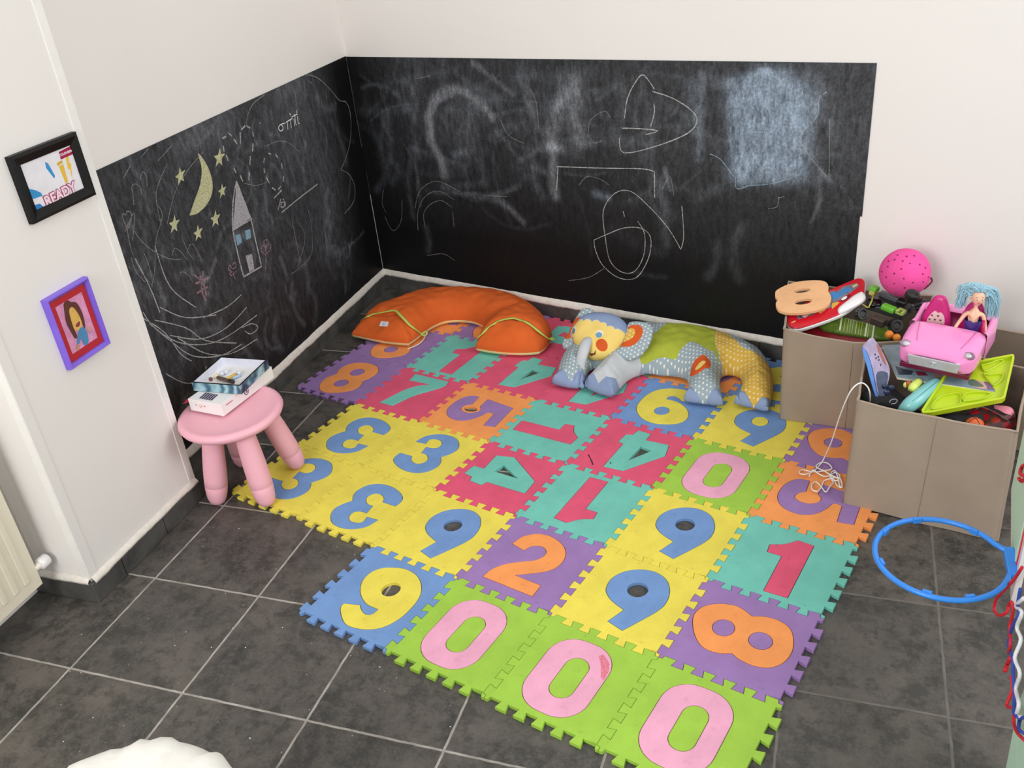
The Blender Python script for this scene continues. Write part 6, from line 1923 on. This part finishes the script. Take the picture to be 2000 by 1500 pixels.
pq([(0.440, 0.670), (0.449, 0.664), (0.445, 0.656), (0.438, 0.654), (0.436, 0.662)], (196, 140, 120), 0.0090, 'painted_hand')
pq([(0.490, 0.690), (0.502, 0.694), (0.500, 0.684), (0.492, 0.682)], (206, 160, 140), 0.0090, 'painted_hand')

# ================================================================== RADIATOR
RAD = tag(thing('radiator', '', '', (0, 0, 0)), 'cream panel radiator with pressed flutes at the left edge', 'radiator')
RY1 = 0.167
RC = mat('cream_enamel', (232, 224, 202), 0.35, 0.02)
box('front_panel', -0.208, -0.200, -1.0, RY1, 0.092, 0.70, RC, RAD, 0.002)
box('side_strip', -0.232, -0.210, -1.0, RY1 - 0.001, 0.094, 0.70, RC, RAD, 0.0015)
box('rear_panel', -0.29, -0.275, -1.0, RY1 - 0.01, 0.10, 0.69, RC, RAD, 0.002)
for k in range(14):
    y = RY1 - 0.034 - k * 0.037
    box('flute', -0.2015, -0.1955, y - 0.017, y, 0.125, 0.68, RC, RAD, 0.0028)
V = tag(thing('radiator_valve', '', '', (0, 0, 0)), 'white ribbed radiator valve cap between the radiator and the pillar', 'valve')
VM = frame_at((-0.205, RY1 + 0.003, 0.142), (1, 0, 0), (0.35, 0.9, 0.0))
lathe('cap', [(0.001, 0.040), (0.014, 0.040), (0.0165, 0.038), (0.0172, 0.020), (0.0165, 0.012), (0.012, 0.010), (0.001, 0.010)][::-1], WPL, V, 24, VM)
lathe('neck', [(0.0085, -0.004), (0.0085, 0.004), (0.011, 0.006), (0.011, 0.011)], mat('cream_gloss_paint', (236, 230, 216)), V, 16, VM)
lathe('cap_mark', [(0.0005, 0.0402), (0.0016, 0.0402), (0.0016, 0.0405), (0.0005, 0.0405)], BLK, V, 10, VM @ Matrix.Translation((0.004, 0, 0)))

# ================================================================== WHITE POUF (front left)
V, Fc = [], []
seg, pc = 72, Vector((0.730, -0.553, 0))
PRF = [(0.16, 0.0), (0.19, 0.02), (0.205, 0.10), (0.207, 0.25), (0.203, 0.34), (0.195, 0.375), (0.175, 0.392), (0.14, 0.400), (0.09, 0.404), (0.04, 0.405), (0.002, 0.405)]
PRF = [(p.x, p.y) for p in catmull(PRF, False, 5)]
for i, (r, z) in enumerate(PRF):
    for k in range(seg):
        a = 2 * PI * k / seg
        wz = 0.0028 * math.sin(9 * a + 20 * r) + 0.0020 * math.sin(23 * a + z * 30) + 0.0012 * math.sin(41 * a - r * 60)
        V.append(pc + Vector(((r + wz) * math.cos(a), (r + wz) * math.sin(a), z + wz * 0.6 * (r / 0.2))))
for i in range(len(PRF) - 1):
    for k in range(seg):
        Fc.append((i * seg + k, i * seg + (k + 1) % seg, (i + 1) * seg + (k + 1) % seg, (i + 1) * seg + k))
o = mesh('pouf', V, Fc, mat('white_wrinkled_vinyl', (232, 230, 222), 0.5, 0.05, 25, 0.8, 60), None, True)
tag(o, 'round white pouf with a wrinkled cover cut off at the bottom left corner', 'pouf')

# ================================================================== TOY HOOP AND SLIDE (right edge)
BLU = mat('bright_blue_plastic', (54, 140, 236), 0.25, 0.03)
HP = tag(thing('basketball_hoop', '', '', (0, 0, 0)), 'bright blue toy basketball hoop ring fixed to a white backboard at the right edge', 'hoop')
hz = 0.30
hc = Vector((1.966, 0.482, hz))
hr_ = 0.1265
th0 = 0.09                      # direction of the arm
ring = []
for k in range(49):
    a = th0 + 0.36 + (2 * PI - 0.72) * k / 48
    ring.append(hc + Vector((hr_ * math.cos(a), hr_ * math.sin(a), 0)))
bx = Vector((2.103, 0.494, hz))
s1, s2 = ring[0], ring[-1]
ringp = [bx + Vector((0.0, 0.040, 0)), bx + Vector((-0.012, 0.038, 0))] + ring[1:-1] + [bx + Vector((-0.012, -0.036, 0)), bx + Vector((0.0, -0.038, 0))]
tube('ring', ringp, 0.0058, BLU, HP, 10)
box('arm_plate', 2.088, 2.108, 0.452, 0.538, hz - 0.010, hz + 0.006, BLU, HP, 0.002)
for a in (0.95, 1.9, 2.6, 3.5, 4.45, 5.1):
    p = hc + Vector(((hr_ - 0.0055) * math.cos(a), (hr_ - 0.0055) * math.sin(a), 0.0015))
    box('net_clip', -0.009, 0.009, -0.0035, 0.0035, -0.006, 0.006, BLU, HP, 0.001, Matrix.Translation(p) @ Matrix.Rotation(a + PI / 2, 4, 'Z'))
WB_ = mat('white_gloss_plastic', (240, 238, 238))
# backboard: vertical white panel running away from the camera
BBM = frame_at((2.103, 0.450, 0.0), (0.115, 1.0, 0), (0, 0, 1))
bbd = tag(thing('backboard', '', '', (0, 0, 0)), 'white toy backboard panel seen edge-on at the right edge behind the hoop', 'backboard')
P = [(p.x, p.y) for p in catmull([(0.0, 0.225, 'c'), (0.40, 0.235, 'c'), (0.40, 0.45, 'c'), (0.32, 0.52), (0.10, 0.52), (0.0, 0.45, 'c')], True, 5)]
SW = BBM @ Matrix(((1, 0, 0, 0), (0, 0, 1, 0), (0, 1, 0, 0), (0, 0, 0, 1)))
SW = BBM @ Matrix(((1, 0, 0, 0), (0, 0, -1, 0), (0, 1, 0, 0), (0, 0, 0, 1)))
def swp(name, P, a, b, m, parent, bev=0.002):
    V, Fc = prism_vf(P, [], a, b, bev, 0, True)
    V = [BBM @ Vector((v.x, v.z, v.y)) for v in V]
    return mesh(name, V, Fc, m, parent)
swp('panel', P, -0.012, 0.0, WB_, bbd)
pin = [(p.x, p.y) for p in offset_loop(ccw([Vector(q) for q in P]), 0.030)]
swp('red_target', pin, 0.0, 0.002, RED, bbd, 0.0005)
pin = [(p.x, p.y) for p in offset_loop(ccw([Vector(q) for q in P]), 0.042)]
swp('mint_target', pin, 0.002, 0.004, mat('mint_plastic', (196, 232, 206), 0.4, 0.03), bbd, 0.0005)
MINT = mat('mint_plastic', (196, 232, 206), 0.4, 0.03)
SL = tag(thing('toy_slide', '', '', (0, 0, 0)), 'mint green plastic slide side at the bottom right corner', 'slide')
def xp(pts, x):
    return [(q.y, q.z) for q in [pxp(u, v, x) for u, v in pts]]
def xprism(name, P, x0, x1, m, parent, bev=0.003):
    V, Fc = prism_vf(P, [], x0, x1, bev, 0, True)
    V = [Vector((v.z, v.x, v.y)) for v in V]
    return mesh(name, V, Fc, m, parent)
xprism('side_plate', [(-0.40, 0.0), (0.228, 0.0), (0.252, 0.165), (0.235, 0.23), (0.12, 0.42), (-0.40, 0.46)], 2.104, 2.130, MINT, SL)
xprism('post', [(0.16, 0.18), (0.33, 0.235), (0.45, 0.36), (0.47, 0.385), (0.40, 0.52), (0.20, 0.52)], 2.140, 2.158, MINT, SL)
def rope(label, L, m, r=0.0032, x=2.088, nm='net_rope'):
    P = [pxp(u, v, x + 0.004 * math.sin(k * 2.1)) for k, (u, v) in enumerate(L)]
    o = tube(nm, P, r, m, None, 7, sub=4)
    return tag(o, label, 'rope', 'knotted net ropes at the right edge')
RDR = mat('red_rope', (214, 36, 54), 0.7, 0.08, 40, 0.3)
BLR = mat('blue_rope', (52, 76, 172), 0.7, 0.08, 40, 0.3)
WHR = mat('white_rope', (232, 228, 234), 0.7, 0.05, 40, 0.3)
rope('red rope looping out to the left below the blue hoop arm', [(1996, 1108), (1980, 1132), (1962, 1152), (1946, 1170), (1942, 1192), (1952, 1202), (1966, 1196), (1970, 1182), (1976, 1176), (1978, 1196), (1972, 1225), (1974, 1255), (1970, 1275)], RDR)
rope('frayed short red rope end hanging below the upper red loop', [(1974, 1285), (1968, 1296), (1963, 1310)], RDR, 0.0042)
rope('red rope trailing to the floor at the lowest right', [(1974, 1320), (1978, 1345), (1966, 1378), (1980, 1384), (1980, 1410), (1986, 1430), (2004, 1448)], RDR)
rope('blue rope hanging down along the white rope', [(1993, 1150), (1988, 1180), (1990, 1200), (1976, 1228), (1970, 1262), (1978, 1285), (1979, 1320), (1982, 1360), (1980, 1392), (1990, 1402)], BLR)
rope('blue rope curl at the bottom beside the mint slide', [(2002, 1400), (1992, 1406), (1990, 1424), (2000, 1432)], BLR)
rope('white rope twisted beside the blue rope', [(2000, 1168), (1984, 1184), (1996, 1196), (1986, 1225), (1994, 1250), (1982, 1285), (1992, 1315), (1984, 1345), (1990, 1375), (1986, 1396), (1998, 1402)], WHR, 0.0036)
rope('bright red knotted rope at the top of the white backboard', [(2008, 905), (1996, 912), (1993, 926), (2004, 930), (1996, 940), (1990, 934)], RDR, 0.004, 2.115)
